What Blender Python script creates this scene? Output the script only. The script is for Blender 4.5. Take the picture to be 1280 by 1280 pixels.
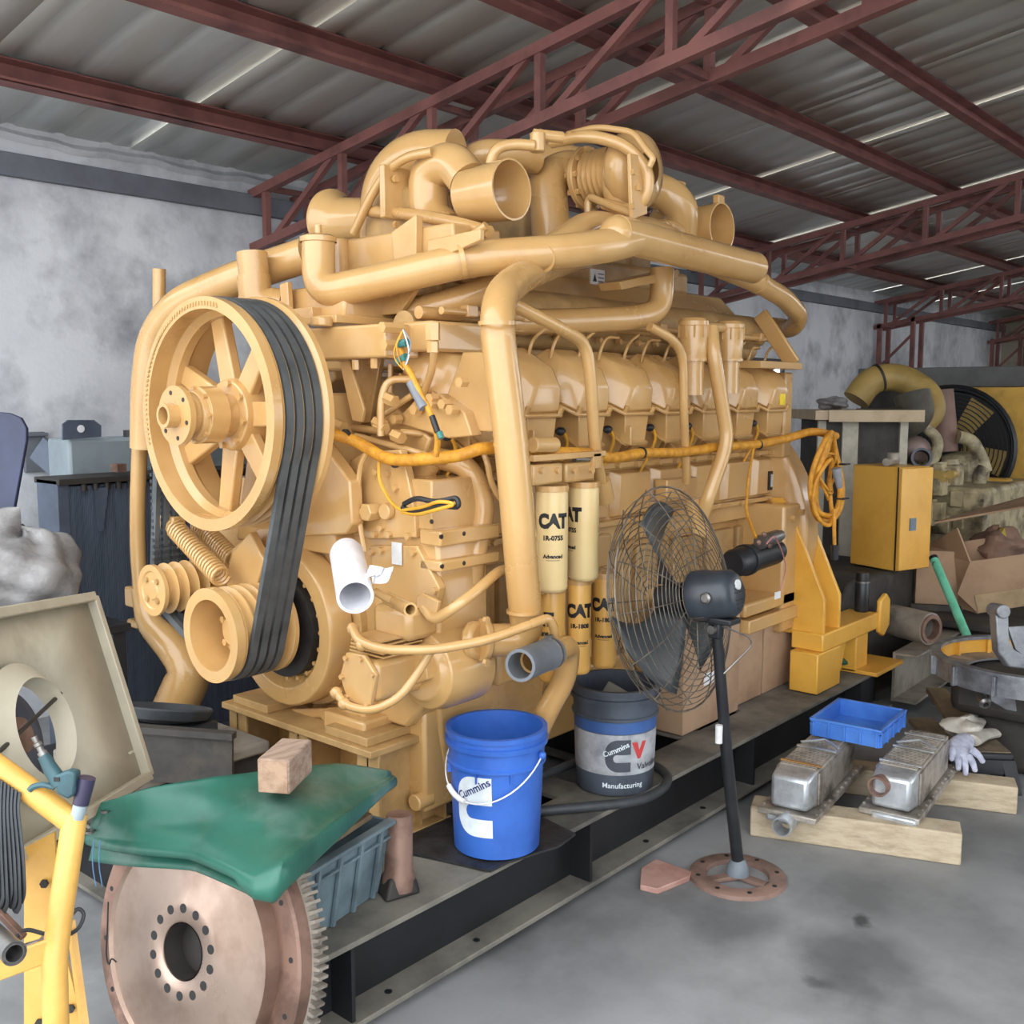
import bpy, bmesh, math, random
from mathutils import Vector, Matrix, Euler
random.seed(7)
for o in list(bpy.data.objects): bpy.data.objects.remove(o)
SC = bpy.context.scene
COL = SC.collection
V = Vector
# ------------------------------------------------------------------ camera
# world: X along the engine, Y across it towards the left wall, Z up, metres
CAM_H = 1.65
PITCH = math.atan(145/1280.0)
YAW = math.radians(41.0)
FW = V((math.cos(YAW)*math.cos(PITCH), math.sin(YAW)*math.cos(PITCH), -math.sin(PITCH)))
RT = V((math.sin(YAW), -math.cos(YAW), 0))
UP = RT.cross(FW)
CP = V((0, 0, CAM_H))
cam = bpy.data.cameras.new('camera'); cam.sensor_width = 36; cam.lens = 36.0; cam.clip_start = .05
camo = bpy.data.objects.new('camera', cam); COL.objects.link(camo)
camo.matrix_world = Matrix(((RT.x, UP.x, -FW.x, CP.x), (RT.y, UP.y, -FW.y, CP.y), (RT.z, UP.z, -FW.z, CP.z), (0, 0, 0, 1)))
SC.camera = camo
# ------------------------------------------------------------------ daylight, exposure
SC.view_settings.view_transform = 'Standard'; SC.view_settings.look = 'None'
SC.view_settings.gamma = 1; SC.view_settings.use_curve_mapping = False
SC.view_settings.exposure = 1.4
W = bpy.data.worlds.new('sky'); SC.world = W; W.use_nodes = True
wb = W.node_tree.nodes['Background']; wb.inputs[0].default_value = (.93, .97, 1.0, 1); wb.inputs[1].default_value = 1.5
sun = bpy.data.lights.new('sun', 'SUN'); sun.energy = 4.0; sun.angle = .12; sun.color = (1, .95, .86)
suno = bpy.data.objects.new('sun', sun); COL.objects.link(suno); suno.rotation_euler = V((-.5, -.2, -.84)).to_track_quat('-Z', 'Y').to_euler()

def at(x, y, X=None, Y=None, Z=None, D=None):
    r = FW*1280 + RT*(x-640) + UP*(640-y)
    if X is not None: t = X/r.x
    elif Y is not None: t = Y/r.y
    elif Z is not None: t = (Z-CAM_H)/r.z
    else: t = D/1280
    return CP + r*t
# ------------------------------------------------------------------ materials
def lin(c):
    return tuple((v/255/12.92 if v/255 <= .04045 else ((v/255+.055)/1.055)**2.4) for v in c[:3]) + (1,)
def M(name, c1, c2=None, rough=.5, metal=0, scale=6, bump=0, coat=0, lo=.42, hi=.62, rvar=.08, c3=None, s3=2.0, lo3=.55, hi3=.72, stretch=None, bscale=None, spec=.5):
    m = bpy.data.materials.new(name); m.use_nodes = True
    nt = m.node_tree; N = nt.nodes; L = nt.links; b = N['Principled BSDF']
    b.inputs['Metallic'].default_value = metal; b.inputs['Roughness'].default_value = rough
    b.inputs['Specular IOR Level'].default_value = spec
    if coat: b.inputs['Coat Weight'].default_value = coat; b.inputs['Coat Roughness'].default_value = .07
    tc = N.new('ShaderNodeTexCoord'); vec = tc.outputs['Object']
    if stretch:
        mp = N.new('ShaderNodeMapping'); mp.inputs['Scale'].default_value = stretch
        L.new(vec, mp.inputs[0]); vec = mp.outputs[0]
    def noise(s, d=6):
        n = N.new('ShaderNodeTexNoise'); n.inputs['Scale'].default_value = s; n.inputs['Detail'].default_value = d
        n.inputs['Roughness'].default_value = .62; L.new(vec, n.inputs['Vector']); return n
    def ramp(src, a, z):
        r = N.new('ShaderNodeMapRange'); r.inputs[1].default_value = a; r.inputs[2].default_value = z; L.new(src, r.inputs[0]); return r
    if c2 is None: c2 = tuple(v*.86 for v in c1)
    n = noise(scale); r = ramp(n.outputs['Fac'], lo, hi)
    mx = N.new('ShaderNodeMix'); mx.data_type = 'RGBA'; mx.inputs[6].default_value = lin(c1); mx.inputs[7].default_value = lin(c2)
    L.new(r.outputs[0], mx.inputs[0]); out = mx.outputs[2]
    if c3:
        n3 = noise(s3, 8); r3 = ramp(n3.outputs['Fac'], lo3, hi3)
        m3 = N.new('ShaderNodeMix'); m3.data_type = 'RGBA'; m3.inputs[7].default_value = lin(c3)
        L.new(r3.outputs[0], m3.inputs[0]); L.new(out, m3.inputs[6]); out = m3.outputs[2]
    L.new(out, b.inputs['Base Color'])
    if rvar:
        rr = N.new('ShaderNodeMapRange'); rr.inputs[3].default_value = max(.02, rough-rvar); rr.inputs[4].default_value = min(1, rough+rvar)
        L.new(n.outputs['Fac'], rr.inputs[0]); L.new(rr.outputs[0], b.inputs['Roughness'])
    if bump:
        nb = noise(bscale or scale*4, 5); bp = N.new('ShaderNodeBump'); bp.inputs['Strength'].default_value = bump; bp.inputs['Distance'].default_value = .01
        L.new(nb.outputs['Fac'], bp.inputs['Height']); L.new(bp.outputs[0], b.inputs['Normal'])
    return m
# ------------------------------------------------------------------ mesh building
def basis(d):
    d = V(d).normalized(); h = V((0, 0, 1)) if abs(d.z) < .9 else V((1, 0, 0))
    u = h.cross(d).normalized(); return u, d.cross(u), d
class G:
    def __init__(s): s.v = []; s.f = []
    def add(s, vs, fs):
        o = len(s.v); s.v += [V(p) for p in vs]; s.f += [tuple(i+o for i in f) for f in fs]; return s
    def box(s, c, sz, R=None, taper=(1, 1)):
        c = V(c); hx, hy, hz = sz[0]/2, sz[1]/2, sz[2]/2; vs = []
        for z in (-1, 1):
            for y in (-1, 1):
                for x in (-1, 1):
                    k = taper if z > 0 else (1, 1)
                    p = V((x*hx*k[0], y*hy*k[1], z*hz))
                    vs.append(c + (R @ p if R else p))
        return s.add(vs, [(0, 2, 3, 1), (4, 5, 7, 6), (0, 1, 5, 4), (2, 6, 7, 3), (0, 4, 6, 2), (1, 3, 7, 5)])
    def bb(s, a, b):
        a = V(a); b = V(b); return s.box((a+b)/2, [abs(b[i]-a[i]) for i in range(3)])
    def bar(s, a, b, w, h, up=(0, 0, 1)):
        a = V(a); b = V(b); d = (b-a); l = d.length; d = d.normalized(); u = V(up).cross(d)
        if u.length < 1e-4: u = V((1, 0, 0)).cross(d)
        u.normalize(); n = d.cross(u)
        return s.box((a+b)/2, (l, w, h), Matrix((d, u, n)).transposed())
    def lathe(s, o, ax, prof, n=32, close=False, a0=0, a1=None):
        o = V(o); u, w, d = basis(ax); m = len(prof); vs = []; full = a1 is None
        k = n if full else n+1
        for i in range(k):
            a = a0 + (2*math.pi if full else (a1-a0))*i/n; e = u*math.cos(a)+w*math.sin(a)
            for t, r in prof: vs.append(o+d*t+e*r)
        fs = []
        for i in range(n):
            j = (i+1) % k
            for q in range(m-1 if not close else m):
                q2 = (q+1) % m; fs.append((i*m+q, j*m+q, j*m+q2, i*m+q2))
        return s.add(vs, fs)
    def cyl(s, a, b, r, r2=None, n=20):
        a = V(a); b = V(b); l = (b-a).length; r2 = r if r2 is None else r2
        return s.lathe(a, b-a, [(0, 1e-5), (0, r), (l, r2), (l, 1e-5)], n)
    def pipe(s, a, b, r, ri, n=24):
        a = V(a); b = V(b); l = (b-a).length
        return s.lathe(a, b-a, [(0, ri), (0, r), (l, r), (l, ri)], n, True)
    def tube(s, pts, r, n=14, fil=0, steps=6, closed=False, ri=None, flat=None):
        pts = [V(p) for p in pts]
        if fil:
            q = [pts[0]]
            for i in range(1, len(pts)-1):
                a, b, c = pts[i-1], pts[i], pts[i+1]; da = (a-b); dc = (c-b)
                f = min(fil, da.length*.49, dc.length*.49); pa = b+da.normalized()*f; pc = b+dc.normalized()*f
                for k in range(steps+1):
                    t = k/steps; q.append(pa*(1-t)**2+b*2*t*(1-t)+pc*t*t)
            q.append(pts[-1]); pts = q
        m = len(pts); vs = []; u = None
        rr = r if isinstance(r, (list, tuple)) else [r]*m
        if len(rr) != m: rr = [rr[0]+(rr[-1]-rr[0])*i/(m-1) for i in range(m)]
        for i in range(m):
            if closed: d = (pts[(i+1) % m]-pts[i-1])
            else: d = pts[min(i+1, m-1)]-pts[max(i-1, 0)]
            d = d.normalized() if d.length > 1e-9 else V((0, 0, 1))
            if u is None: u = basis(d)[0]
            u = u-d*u.dot(d); u.normalize(); w = d.cross(u)
            for k in range(n):
                a = 2*math.pi*k/n; ca, sa = math.cos(a), math.sin(a)
                if flat: ca *= flat[0]; sa *= flat[1]
                vs.append(pts[i]+(u*ca+w*sa)*rr[i])
        fs = []
        for i in range(m if closed else m-1):
            for k in range(n):
                i2 = (i+1) % m; fs.append((i*n+k, i*n+(k+1) % n, i2*n+(k+1) % n, i2*n+k))
        if not closed:
            if ri is None: fs.append(tuple(range(n-1, -1, -1))); fs.append(tuple((m-1)*n+k for k in range(n)))
        return s.add(vs, fs)
    def prism(s, poly, vec):
        n = len(poly); poly = [V(p) for p in poly]; vec = V(vec)
        return s.add(poly+[p+vec for p in poly], [tuple(range(n-1, -1, -1)), tuple(range(n, 2*n))] + [(i, (i+1) % n, (i+1) % n+n, i+n) for i in range(n)])
    def bolt(s, p, d, r=.012, h=.012):
        p = V(p); d = V(d).normalized(); return s.lathe(p, d, [(0, r), (h, r), (h, 1e-5)], 6)
    def ball(s, c, r, n=14, sc=(1, 1, 1)):
        c = V(c); vs = [c+V((0, 0, -r*sc[2]))]; h = n//2
        for i in range(1, h):
            t = -math.pi/2+math.pi*i/h
            for k in range(n):
                a = 2*math.pi*k/n; vs.append(c+V((r*sc[0]*math.cos(t)*math.cos(a), r*sc[1]*math.cos(t)*math.sin(a), r*sc[2]*math.sin(t))))
        vs.append(c+V((0, 0, r*sc[2]))); e = len(vs)-1; fs = []
        for k in range(n):
            k2 = (k+1) % n; fs.append((0, 1+k2, 1+k)); fs.append((e, e-n+k, e-n+k2))
            for i in range(h-2): fs.append((1+i*n+k, 1+i*n+k2, 1+(i+1)*n+k2, 1+(i+1)*n+k))
        return s.add(vs, fs)
    def grid(s, fn, nu, nv, thick=0):
        vs = [V(fn(i/nu, j/nv)) for i in range(nu+1) for j in range(nv+1)]; w = nv+1
        fs = [(i*w+j, (i+1)*w+j, (i+1)*w+j+1, i*w+j+1) for i in range(nu) for j in range(nv)]
        return s.add(vs, fs)
    def rot(s, R, c=(0, 0, 0)):
        c = V(c); s.v = [c+R @ (p-c) for p in s.v]; return s
    def move(s, d):
        d = V(d); s.v = [p+d for p in s.v]; return s
LOC = {}
def mk(name, g, mat, parent=None, bev=0, ang=38, solid=0, sub=0):
    me = bpy.data.meshes.new(name); off = LOC.get(parent.name, V((0, 0, 0))) if parent else V((0, 0, 0))
    me.from_pydata([tuple(p-off) for p in g.v], [], g.f); me.validate()
    bm = bmesh.new(); bm.from_mesh(me); bmesh.ops.recalc_face_normals(bm, faces=bm.faces); bm.to_mesh(me); bm.free()
    me.polygons.foreach_set('use_smooth', [True]*len(me.polygons)); me.set_sharp_from_angle(angle=math.radians(ang))
    if isinstance(mat, (list, tuple)):
        for m in mat: me.materials.append(m)
    else: me.materials.append(mat)
    o = bpy.data.objects.new(name, me); COL.objects.link(o)
    if parent: o.parent = parent; LOC[o.name] = off
    if solid:
        sm = o.modifiers.new('thickness', 'SOLIDIFY'); sm.thickness = solid; sm.offset = 0
    if bev:
        bv = o.modifiers.new('bevel', 'BEVEL'); bv.width = bev; bv.segments = 2; bv.limit_method = 'ANGLE'; bv.angle_limit = math.radians(40)
    if sub:
        ss = o.modifiers.new('subdivision', 'SUBSURF'); ss.levels = sub; ss.render_levels = sub
    return o
def tag(o, label=None, cat=None, group=None, kind=None):
    if label: o['label'] = label
    if cat: o['category'] = cat
    if group: o['group'] = group
    if kind: o['kind'] = kind
    return o
def thing(name, loc, label, cat, group=None, local=False):
    o = bpy.data.objects.new(name, None); COL.objects.link(o); o.location = loc; o.empty_display_size = .1
    LOC[o.name] = V((0, 0, 0)) if local else V(loc)
    return tag(o, label, cat, group)
def copy_tree(o, parent=None):
    c = o.copy(); COL.objects.link(c); c.parent = parent
    LOC[c.name] = LOC.get(o.name, V((0, 0, 0)))
    for ch in list(o.children): copy_tree(ch, c)
    return c
def text_g(txt, size, bold=.0, shear=0, squeeze=1.0):
    cu = bpy.data.curves.new('lettering', 'FONT'); cu.body = txt; cu.size = size; cu.align_x = 'CENTER'; cu.align_y = 'CENTER'
    cu.offset = bold*size; cu.shear = shear; cu.resolution_u = 3
    o = bpy.data.objects.new('lettering_tmp', cu); COL.objects.link(o)
    dg = bpy.context.evaluated_depsgraph_get(); me = bpy.data.meshes.new_from_object(o.evaluated_get(dg))
    bm = bmesh.new(); bm.from_mesh(me); bmesh.ops.triangulate(bm, faces=bm.faces)
    for _ in range(2):
        es = [e for e in bm.edges if e.calc_length() > size*.3]
        if es: bmesh.ops.subdivide_edges(bm, edges=es, cuts=1); bmesh.ops.triangulate(bm, faces=bm.faces)
    g = G(); bm.verts.ensure_lookup_table(); bm.verts.index_update()
    g.v = [V((v.co.x*squeeze, v.co.y, 0)) for v in bm.verts]; g.f = [tuple(v.index for v in f.verts) for f in bm.faces]
    bm.free(); bpy.data.objects.remove(o); bpy.data.meshes.remove(me); bpy.data.curves.remove(cu)
    return g
def wrap(g, c, r, ang, z, eps=.0012, rfn=None):
    """bend a flat drawing (x, y) round an upright cylinder centred at c, middle at azimuth ang and height z"""
    o = G(); o.f = list(g.f); c = V(c)
    for p in g.v:
        rr = (rfn(z+p.y) if rfn else r)+eps+p.z; a = ang+p.x/(rr)
        o.v.append(V((c.x+rr*math.cos(a), c.y+rr*math.sin(a), z+p.y)))
    return o
def flat(g, c, u, v):
    o = G(); o.f = list(g.f); c = V(c); u = V(u).normalized(); v = V(v).normalized(); w = u.cross(v)
    o.v = [c+u*p.x+v*p.y+w*p.z for p in g.v]; return o
def sheet_poly(poly, step):
    """a flat polygon cut into small pieces so that it can be bent"""
    bm = bmesh.new(); bm.faces.new([bm.verts.new((p[0], p[1], 0)) for p in poly]); bm.normal_update(); bmesh.ops.triangulate(bm, faces=bm.faces)
    for _ in range(6):
        es = [e for e in bm.edges if e.calc_length() > step]
        if not es: break
        bmesh.ops.subdivide_edges(bm, edges=es, cuts=1); bmesh.ops.triangulate(bm, faces=bm.faces)
    g = G(); bm.verts.index_update(); g.v = [v.co.copy() for v in bm.verts]; g.f = [tuple(v.index for v in f.verts) for f in bm.faces]; bm.free(); return g
PI = math.pi
# ------------------------------------------------------------------ material library
YEL = M('sand_yellow_paint', (204, 163, 106), (191, 148, 91), rough=.26, scale=2.2, coat=.55, rvar=.08, bump=.02, bscale=40)
YELD = M('dusty_yellow_paint', (186, 150, 98), (160, 126, 78), rough=.5, scale=5, c3=(140, 118, 84), s3=3, lo3=.56, hi3=.75)
BRI = M('bright_yellow_paint', (232, 176, 74), (216, 158, 60), rough=.38, scale=3, coat=.2)
FILT = M('filter_cream_enamel', (224, 198, 144), (216, 188, 132), rough=.3, scale=3)
FILY = M('filter_yellow_enamel', (220, 170, 90), (210, 158, 78), rough=.3, scale=3)
INK = M('black_print', (32, 31, 32), rough=.5)
BLK = M('black_steel', (38, 40, 44), (26, 27, 30), rough=.42, scale=5)
RUB = M('black_rubber', (58, 62, 66), (44, 47, 50), rough=.55, scale=9)
BELT = M('belt_rubber', (84, 88, 90), (66, 70, 72), rough=.5, scale=8)
DRK = M('dark_soot_metal', (52, 48, 44), (36, 33, 31), rough=.6, scale=6)
HARN = M('orange_loom', (216, 152, 44), (188, 126, 36), rough=.55, scale=30, bump=.3, bscale=120)
WIRE = M('yellow_wire', (224, 164, 48), rough=.4)
STEEL = M('bare_steel', (150, 148, 146), (118, 112, 108), rough=.38, metal=.85, scale=7)
ALU = M('cast_aluminium', (150, 152, 156), (112, 114, 120), rough=.45, metal=.6, scale=9, c3=(96, 90, 84), s3=4)
RUST = M('rusty_steel', (142, 112, 98), (112, 86, 74), rough=.55, metal=.35, scale=10, c3=(92, 70, 60), s3=5)
REDOX = M('red_oxide_paint', (134, 86, 80), (114, 72, 68), rough=.55, scale=4, c3=(92, 60, 56), s3=2)
WHITE = M('white_wrap', (240, 240, 244), (222, 222, 230), rough=.3)
GREYH = M('grey_silicone_hose', (112, 116, 122), rough=.5)
CARD = M('cardboard', (176, 146, 118), (160, 130, 104), rough=.85, scale=4, c3=(142, 114, 90), s3=2)
WOOD = M('rough_timber', (196, 174, 142), (168, 142, 108), rough=.8, scale=5, stretch=(1, 1, 6), c3=(120, 98, 76), s3=3, bump=.25)
LABW = M('white_paper_label', (232, 232, 232), rough=.6)
# ================================================================== the shed
WALL_Y = 5.2; ROOF0 = 2.95; SLOPE = .165; X0 = .9; X1 = 18.5; YR = -5.0
def roof_z(y): return ROOF0+SLOPE*(WALL_Y-y)
# ---- floor
def floor_mat():
    m = M('stained_concrete', (154, 155, 156), (124, 125, 126), rough=.62, scale=1.3, c3=(90, 90, 91), s3=.8, lo3=.52, hi3=.75, bump=.06, bscale=30, rvar=.12)
    nt = m.node_tree; N = nt.nodes; L = nt.links; b = N['Principled BSDF']; src = b.inputs['Base Color'].links[0].from_socket
    tc = N.new('ShaderNodeTexCoord'); ns = N.new('ShaderNodeTexNoise'); ns.inputs['Scale'].default_value = 5; ns.inputs['Detail'].default_value = 5
    L.new(tc.outputs['Object'], ns.inputs['Vector'])
    va = N.new('ShaderNodeVectorMath'); va.operation = 'SCALE'; va.inputs['Scale'].default_value = .22; L.new(ns.outputs['Color'], va.inputs[0])
    vb = N.new('ShaderNodeVectorMath'); vb.operation = 'ADD'; L.new(tc.outputs['Object'], vb.inputs[0]); L.new(va.outputs[0], vb.inputs[1])
    spots = [(1075, 1195, .17, .55), (1080, 1152, .035, .8), (1025, 1228, .04, .5), (1062, 1236, .08, .35), (910, 1155, .16, .4), (1000, 1000, .3, .45), (1150, 1130, .35, .3), (1240, 1060, .3, .35), (700, 1200, .35, .22)]
    for px, py, r, k in spots:
        p = at(px, py, Z=0)
        d = N.new('ShaderNodeVectorMath'); d.operation = 'DISTANCE'; L.new(vb.outputs[0], d.inputs[0]); d.inputs[1].default_value = (p.x+.11, p.y+.11, .11)
        mr = N.new('ShaderNodeMapRange'); mr.inputs[1].default_value = r*1.25; mr.inputs[2].default_value = r*.55; mr.inputs[4].default_value = k; L.new(d.outputs['Value'], mr.inputs[0])
        mx = N.new('ShaderNodeMix'); mx.data_type = 'RGBA'; mx.inputs[7].default_value = lin((50, 51, 53)); L.new(mr.outputs[0], mx.inputs[0]); L.new(src, mx.inputs[6]); src = mx.outputs[2]
    L.new(src, b.inputs['Base Color']); return m
tag(mk('floor', G().bb((-14, -16, -.1), (X1, WALL_Y+.2, 0)), floor_mat()), kind='structure')
# ---- walls
PLAS = M('stained_plaster', (222, 224, 228), (202, 204, 210), rough=.85, scale=.9, c3=(140, 143, 150), s3=2.4, lo3=.45, hi3=.75, bump=.25, bscale=22)
tag(mk('wall_left', G().bb((-3, WALL_Y, 0), (X1, WALL_Y+.2, roof_z(WALL_Y)+.012)), PLAS), kind='structure')
tag(mk('wall_back', G().bb((X1, YR, 0), (X1+.2, WALL_Y+.2, 3.0)), M('ochre_render', (176, 168, 148), (150, 142, 124), rough=.85, scale=1, c3=(120, 114, 102), s3=2)), kind='structure')
tag(mk('unseen_light_block_wall', G().bb((.9, YR-.2, 0), (6.5, YR, 3.75)).bb((10.5, YR-.2, 0), (X1, YR, 3.75)).bb((6.5, YR-.2, 3.2), (10.5, YR, 3.75)), PLAS), kind='structure')  # unseen wall added to cut side light; top gap and opening shape the daylight
GREYB = M('grey_beam_paint', (112, 116, 124), (94, 97, 104), rough=.8, scale=2)
tag(mk('trim_1', G().bb((-3, WALL_Y-.05, 2.705), (X1, WALL_Y, 2.815)), GREYB, bev=.006), kind='structure')
# cement ledge with a ragged edge under the roof sheets
def ledge(u, v):
    x = -1+u*11; r = math.sin(x*9)*.008+math.sin(x*23+1)*.006
    return (x, WALL_Y-.004-.03*(1-abs(2*v-1)), 2.9+(v-.5)*.05+r)
tag(mk('trim_2', G().grid(ledge, 120, 4), PLAS), kind='structure')
# window in the left wall far down the shed
w = tag(mk('window_1', G().bb((9.55, WALL_Y-.05, 1.3), (10.35, WALL_Y-.01, 2.0)), M('daylit_pane', (235, 240, 245), rough=.2)), kind='structure')
pm = w.data.materials[0].node_tree.nodes['Principled BSDF']; pm.inputs['Emission Color'].default_value = (.9, .95, 1, 1); pm.inputs['Emission Strength'].default_value = .8
g = G()
for x in (9.53, 9.95, 10.37): g.bb((x-.025, WALL_Y-.08, 1.26), (x+.025, WALL_Y-.005, 2.04))
for z in (1.28, 2.02): g.bb((9.5, WALL_Y-.08, z-.025), (10.4, WALL_Y-.005, z+.025))
mk('window_frame', g, BLK, w)
# ---- roof of ribbed sheets
FOIL = M('dull_foil_sheet', (240, 242, 238), (212, 213, 206), rough=.34, metal=.3, scale=1.1, stretch=(2.2, .35, 1), c3=(206, 194, 176), s3=.6, lo3=.5, hi3=.75, bump=.1, bscale=5, rvar=.14)
ceil = bpy.data.objects.new('ceiling', None); COL.objects.link(ceil); ceil['kind'] = 'structure'; LOC['ceiling'] = V((0, 0, 0))
def sheet_profile():
    pr = []
    for k in range(4):
        b = k*.25; pr += [(b, 0), (b+.09, 0), (b+.11, .008), (b+.14, .008), (b+.16, 0)]
    pr.append((1.02, .004)); return pr
SL = math.hypot(WALL_Y-YR, SLOPE*(WALL_Y-YR)); sheet_mesh = None
for i in range(20):
    x = X0+i*1.0
    if x > X1: break
    if sheet_mesh is None:
        g = G(); pr = sheet_profile(); n = len(pr)
        vs = [(p[0], 0, p[1]) for p in pr]+[(p[0], -(WALL_Y-YR), p[1]+SLOPE*(WALL_Y-YR)) for p in pr]
        g.add(vs, [(k, k+1, n+k+1, n+k) for k in range(n-1)])
        o = mk('panel', g, FOIL, ceil, solid=.004); sheet_mesh = o
    else:
        o = sheet_mesh.copy(); COL.objects.link(o)
    o.location = (x, WALL_Y, ROOF0+(.004 if i % 2 else 0))
# ---- purlins
PUR_Y = [4.58, 3.68, 2.93, 2.22, 1.45, .68, -.1, -.9, -1.7, -2.5, -3.3, -4.2, -5.1, -6, -6.9]
g0 = G(); g0.bb((X0, -.008, -.105), (X1, 0, 0)); g0.bb((X0, -.06, -.105), (X1, 0, -.098)); g0.bb((X0, -.06, -.007), (X1, 0, 0)); g0.bb((X0, -.06, -.105), (X1, -.053, -.085))
pm0 = None
for y in PUR_Y:
    if pm0 is None: pm0 = mk('purlin', g0, REDOX); o = pm0
    else: o = pm0.copy(); COL.objects.link(o)
    o.location = (0, y, roof_z(y)-.003); o.rotation_euler = (-math.atan(SLOPE), 0, 0); o['kind'] = 'structure'
# ---- box trusses
def truss(X, dark=False):
    t = bpy.data.objects.new('roof_truss', None); COL.objects.link(t); t['kind'] = 'structure'; LOC[t.name] = V((0, 0, 0))
    zt = lambda y: roof_z(y)-.135; zb = lambda y: roof_z(y)-.44
    for dx in (0, .3):
        a = WALL_Y-.01; b = YR+.2
        mk('top_chord', G().bar((X+dx, a, zt(a)), (X+dx, b, zt(b)), .05, .05), REDOX, t)
        mk('bottom_chord', G().bar((X+dx, a, zb(a)), (X+dx, b, zb(b)), .05, .05), REDOX, t)
        y = 5.05
        for k in range(17):
            if y-.68 < YR+.3: break
            mk('vertical', G().bar((X+dx, y, zb(y)), (X+dx, y, zt(y)), .036, .036, (1, 0, 0)), REDOX, t)
            mk('diagonal', G().bar((X+dx, y-.05, zb(y)), (X+dx, y-.63, zt(y-.63)), .032, .032, (1, 0, 0)), REDOX, t)
            y -= .68
    for k in range(10):
        y = 5.05-.68*2*k
        if y < YR+.4: break
        mk('cross_tie', G().bar((X, y, zb(y)), (X+.3, y, zb(y)), .03, .03), REDOX, t)
        mk('cross_tie', G().bar((X, y, zt(y)), (X+.3, y, zt(y)), .03, .03), REDOX, t)
    return t
for X in (3.65, 8.5, 13.0, 17.7): truss(X)
# lattice posts carrying the trusses against the left wall
for X in (13.0, 17.7):
    c = bpy.data.objects.new('truss_post', None); COL.objects.link(c); c['kind'] = 'structure'; LOC[c.name] = V((0, 0, 0))
    for dx, dy in ((0, -.08), (.3, -.08), (0, -.5), (.3, -.5)):
        mk('upright', G().bb((X+dx-.025, WALL_Y+dy-.025, 0), (X+dx+.025, WALL_Y+dy+.025, roof_z(WALL_Y+dy)-.4)), REDOX, c)
    for k in range(5):
        z = .2+k*.45
        mk('brace', G().bar((X, WALL_Y-.08, z), (X, WALL_Y-.5, z+.42), .03, .03, (1, 0, 0)), REDOX, c)


# ================================================================== the engine
YC = 2.72; ZC = .92
ENG = thing('diesel_engine', (3.2, YC, .27), 'huge sand-yellow sixteen-cylinder diesel engine with belt-driven front pulley on black skid', 'engine')
def ep(name, g, mat=YEL, parent=None, bev=0, label=None, ang=38):
    o = mk(name, g, mat, parent or ENG, bev, ang)
    if label: o['label'] = label
    return o
def fx(x0, y0, x1, y1, X, dx, g=None):
    """box whose front face (towards -X) shows at these pixels in the plane X"""
    g = g or G(); my = (y0+y1)/2; mx = (x0+x1)/2
    a = at(x0, my, X=X).y; b = at(x1, my, X=X).y; t = at(mx, y0, X=X).z; u = at(mx, y1, X=X).z
    return g.bb((X, b, u), (X+dx, a, t))
def sx(x0, y0, x1, y1, Y, dy, g=None):
    """box whose near face (towards -Y) shows at these pixels in the plane Y"""
    g = g or G(); my = (y0+y1)/2; mx = (x0+x1)/2
    a = at(x0, my, Y=Y).x; b = at(x1, my, Y=Y).x; t = at(mx, y0, Y=Y).z; u = at(mx, y1, Y=Y).z
    return g.bb((a, Y, u), (b, Y+dy, t))
def px(pts, **k): return [at(a, b, **k) for a, b in pts]
def pt(pts):
    """points given as (px, py, plane letter, value)"""
    return [at(p[0], p[1], **{p[2]: p[3]}) for p in pts]
def hull(points):
    bm = bmesh.new()
    for p in points: bm.verts.new(p)
    r = bmesh.ops.convex_hull(bm, input=bm.verts)
    bmesh.ops.delete(bm, geom=[v for v in bm.verts if not v.link_faces], context='VERTS')
    bmesh.ops.dissolve_limit(bm, angle_limit=.02, verts=bm.verts, edges=bm.edges)
    bm.verts.index_update(); g = G(); g.v = [v.co.copy() for v in bm.verts]; g.f = [tuple(v.index for v in f.verts) for f in bm.faces]; bm.free(); return g
XA = V((1, 0, 0)); YN = V((0, -1, 0))
# ---- core castings
ep('crankcase', G().bb((2.3, 2.36, .62), (4.55, 3.08, 1.36)), bev=.01)
ep('oil_pan', G().prism([(2.28, 2.3, .62), (2.28, 3.14, .62), (2.28, 3.06, .33), (2.28, 2.4, .33)], (2.25, 0, 0)), bev=.012)
ep('inner_deck', G().bb((2.55, 2.5, 1.36), (4.5, 2.95, 1.72)), YELD, bev=.01)
ep('aftercooler_housing', G().prism([(2.42, 2.42, 1.74), (2.42, 3.02, 1.74), (2.42, 3.02, 2.02), (2.42, 2.92, 2.12), (2.42, 2.52, 2.12), (2.42, 2.42, 2.02)], (2.0, 0, 0)), bev=.012)
# ---- big fan-drive pulley
PXF = 1.73; PZ = 1.593; PR = .352; PY = 2.735
pul = ep('fan_drive_pulley', G().lathe((PXF, PY, PZ), XA, [(0, .316), (0, PR), (.03, PR), (.036, PR-.012)] +
    [q for k in range(4) for q in ((.040+.034*k, PR-.004), (.048+.034*k, PR-.022), (.062+.034*k, PR-.022), (.070+.034*k, PR-.004))] +
    [(.18, PR+.004), (.186, PR+.012), (.205, PR+.012), (.205, .322), (.13, .318), (.11, .30), (.08, .30), (.06, .318)], 72, True), ang=30)
for k in range(7):
    a = math.radians(104+360/7*k); u = V((0, -math.cos(a), math.sin(a))); w = V((0, math.sin(a), math.cos(a))); c = V((PXF+.1, PY, PZ))
    poly = [c+u*.08+w*.04, c+u*.31+w*.033, c+u*.31-w*.033, c+u*.08-w*.04]
    mk('spoke', G().prism(poly, (.035, 0, 0)), YEL, pul, bev=.006)
g = G().lathe((PXF+.08, PY, PZ), XA, [(0, .02), (0, .105), (.03, .115), (.09, .115), (.09, .02)], 40, True)
mk('hub_plate', g, YEL, pul, bev=.004)
g = G()
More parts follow.
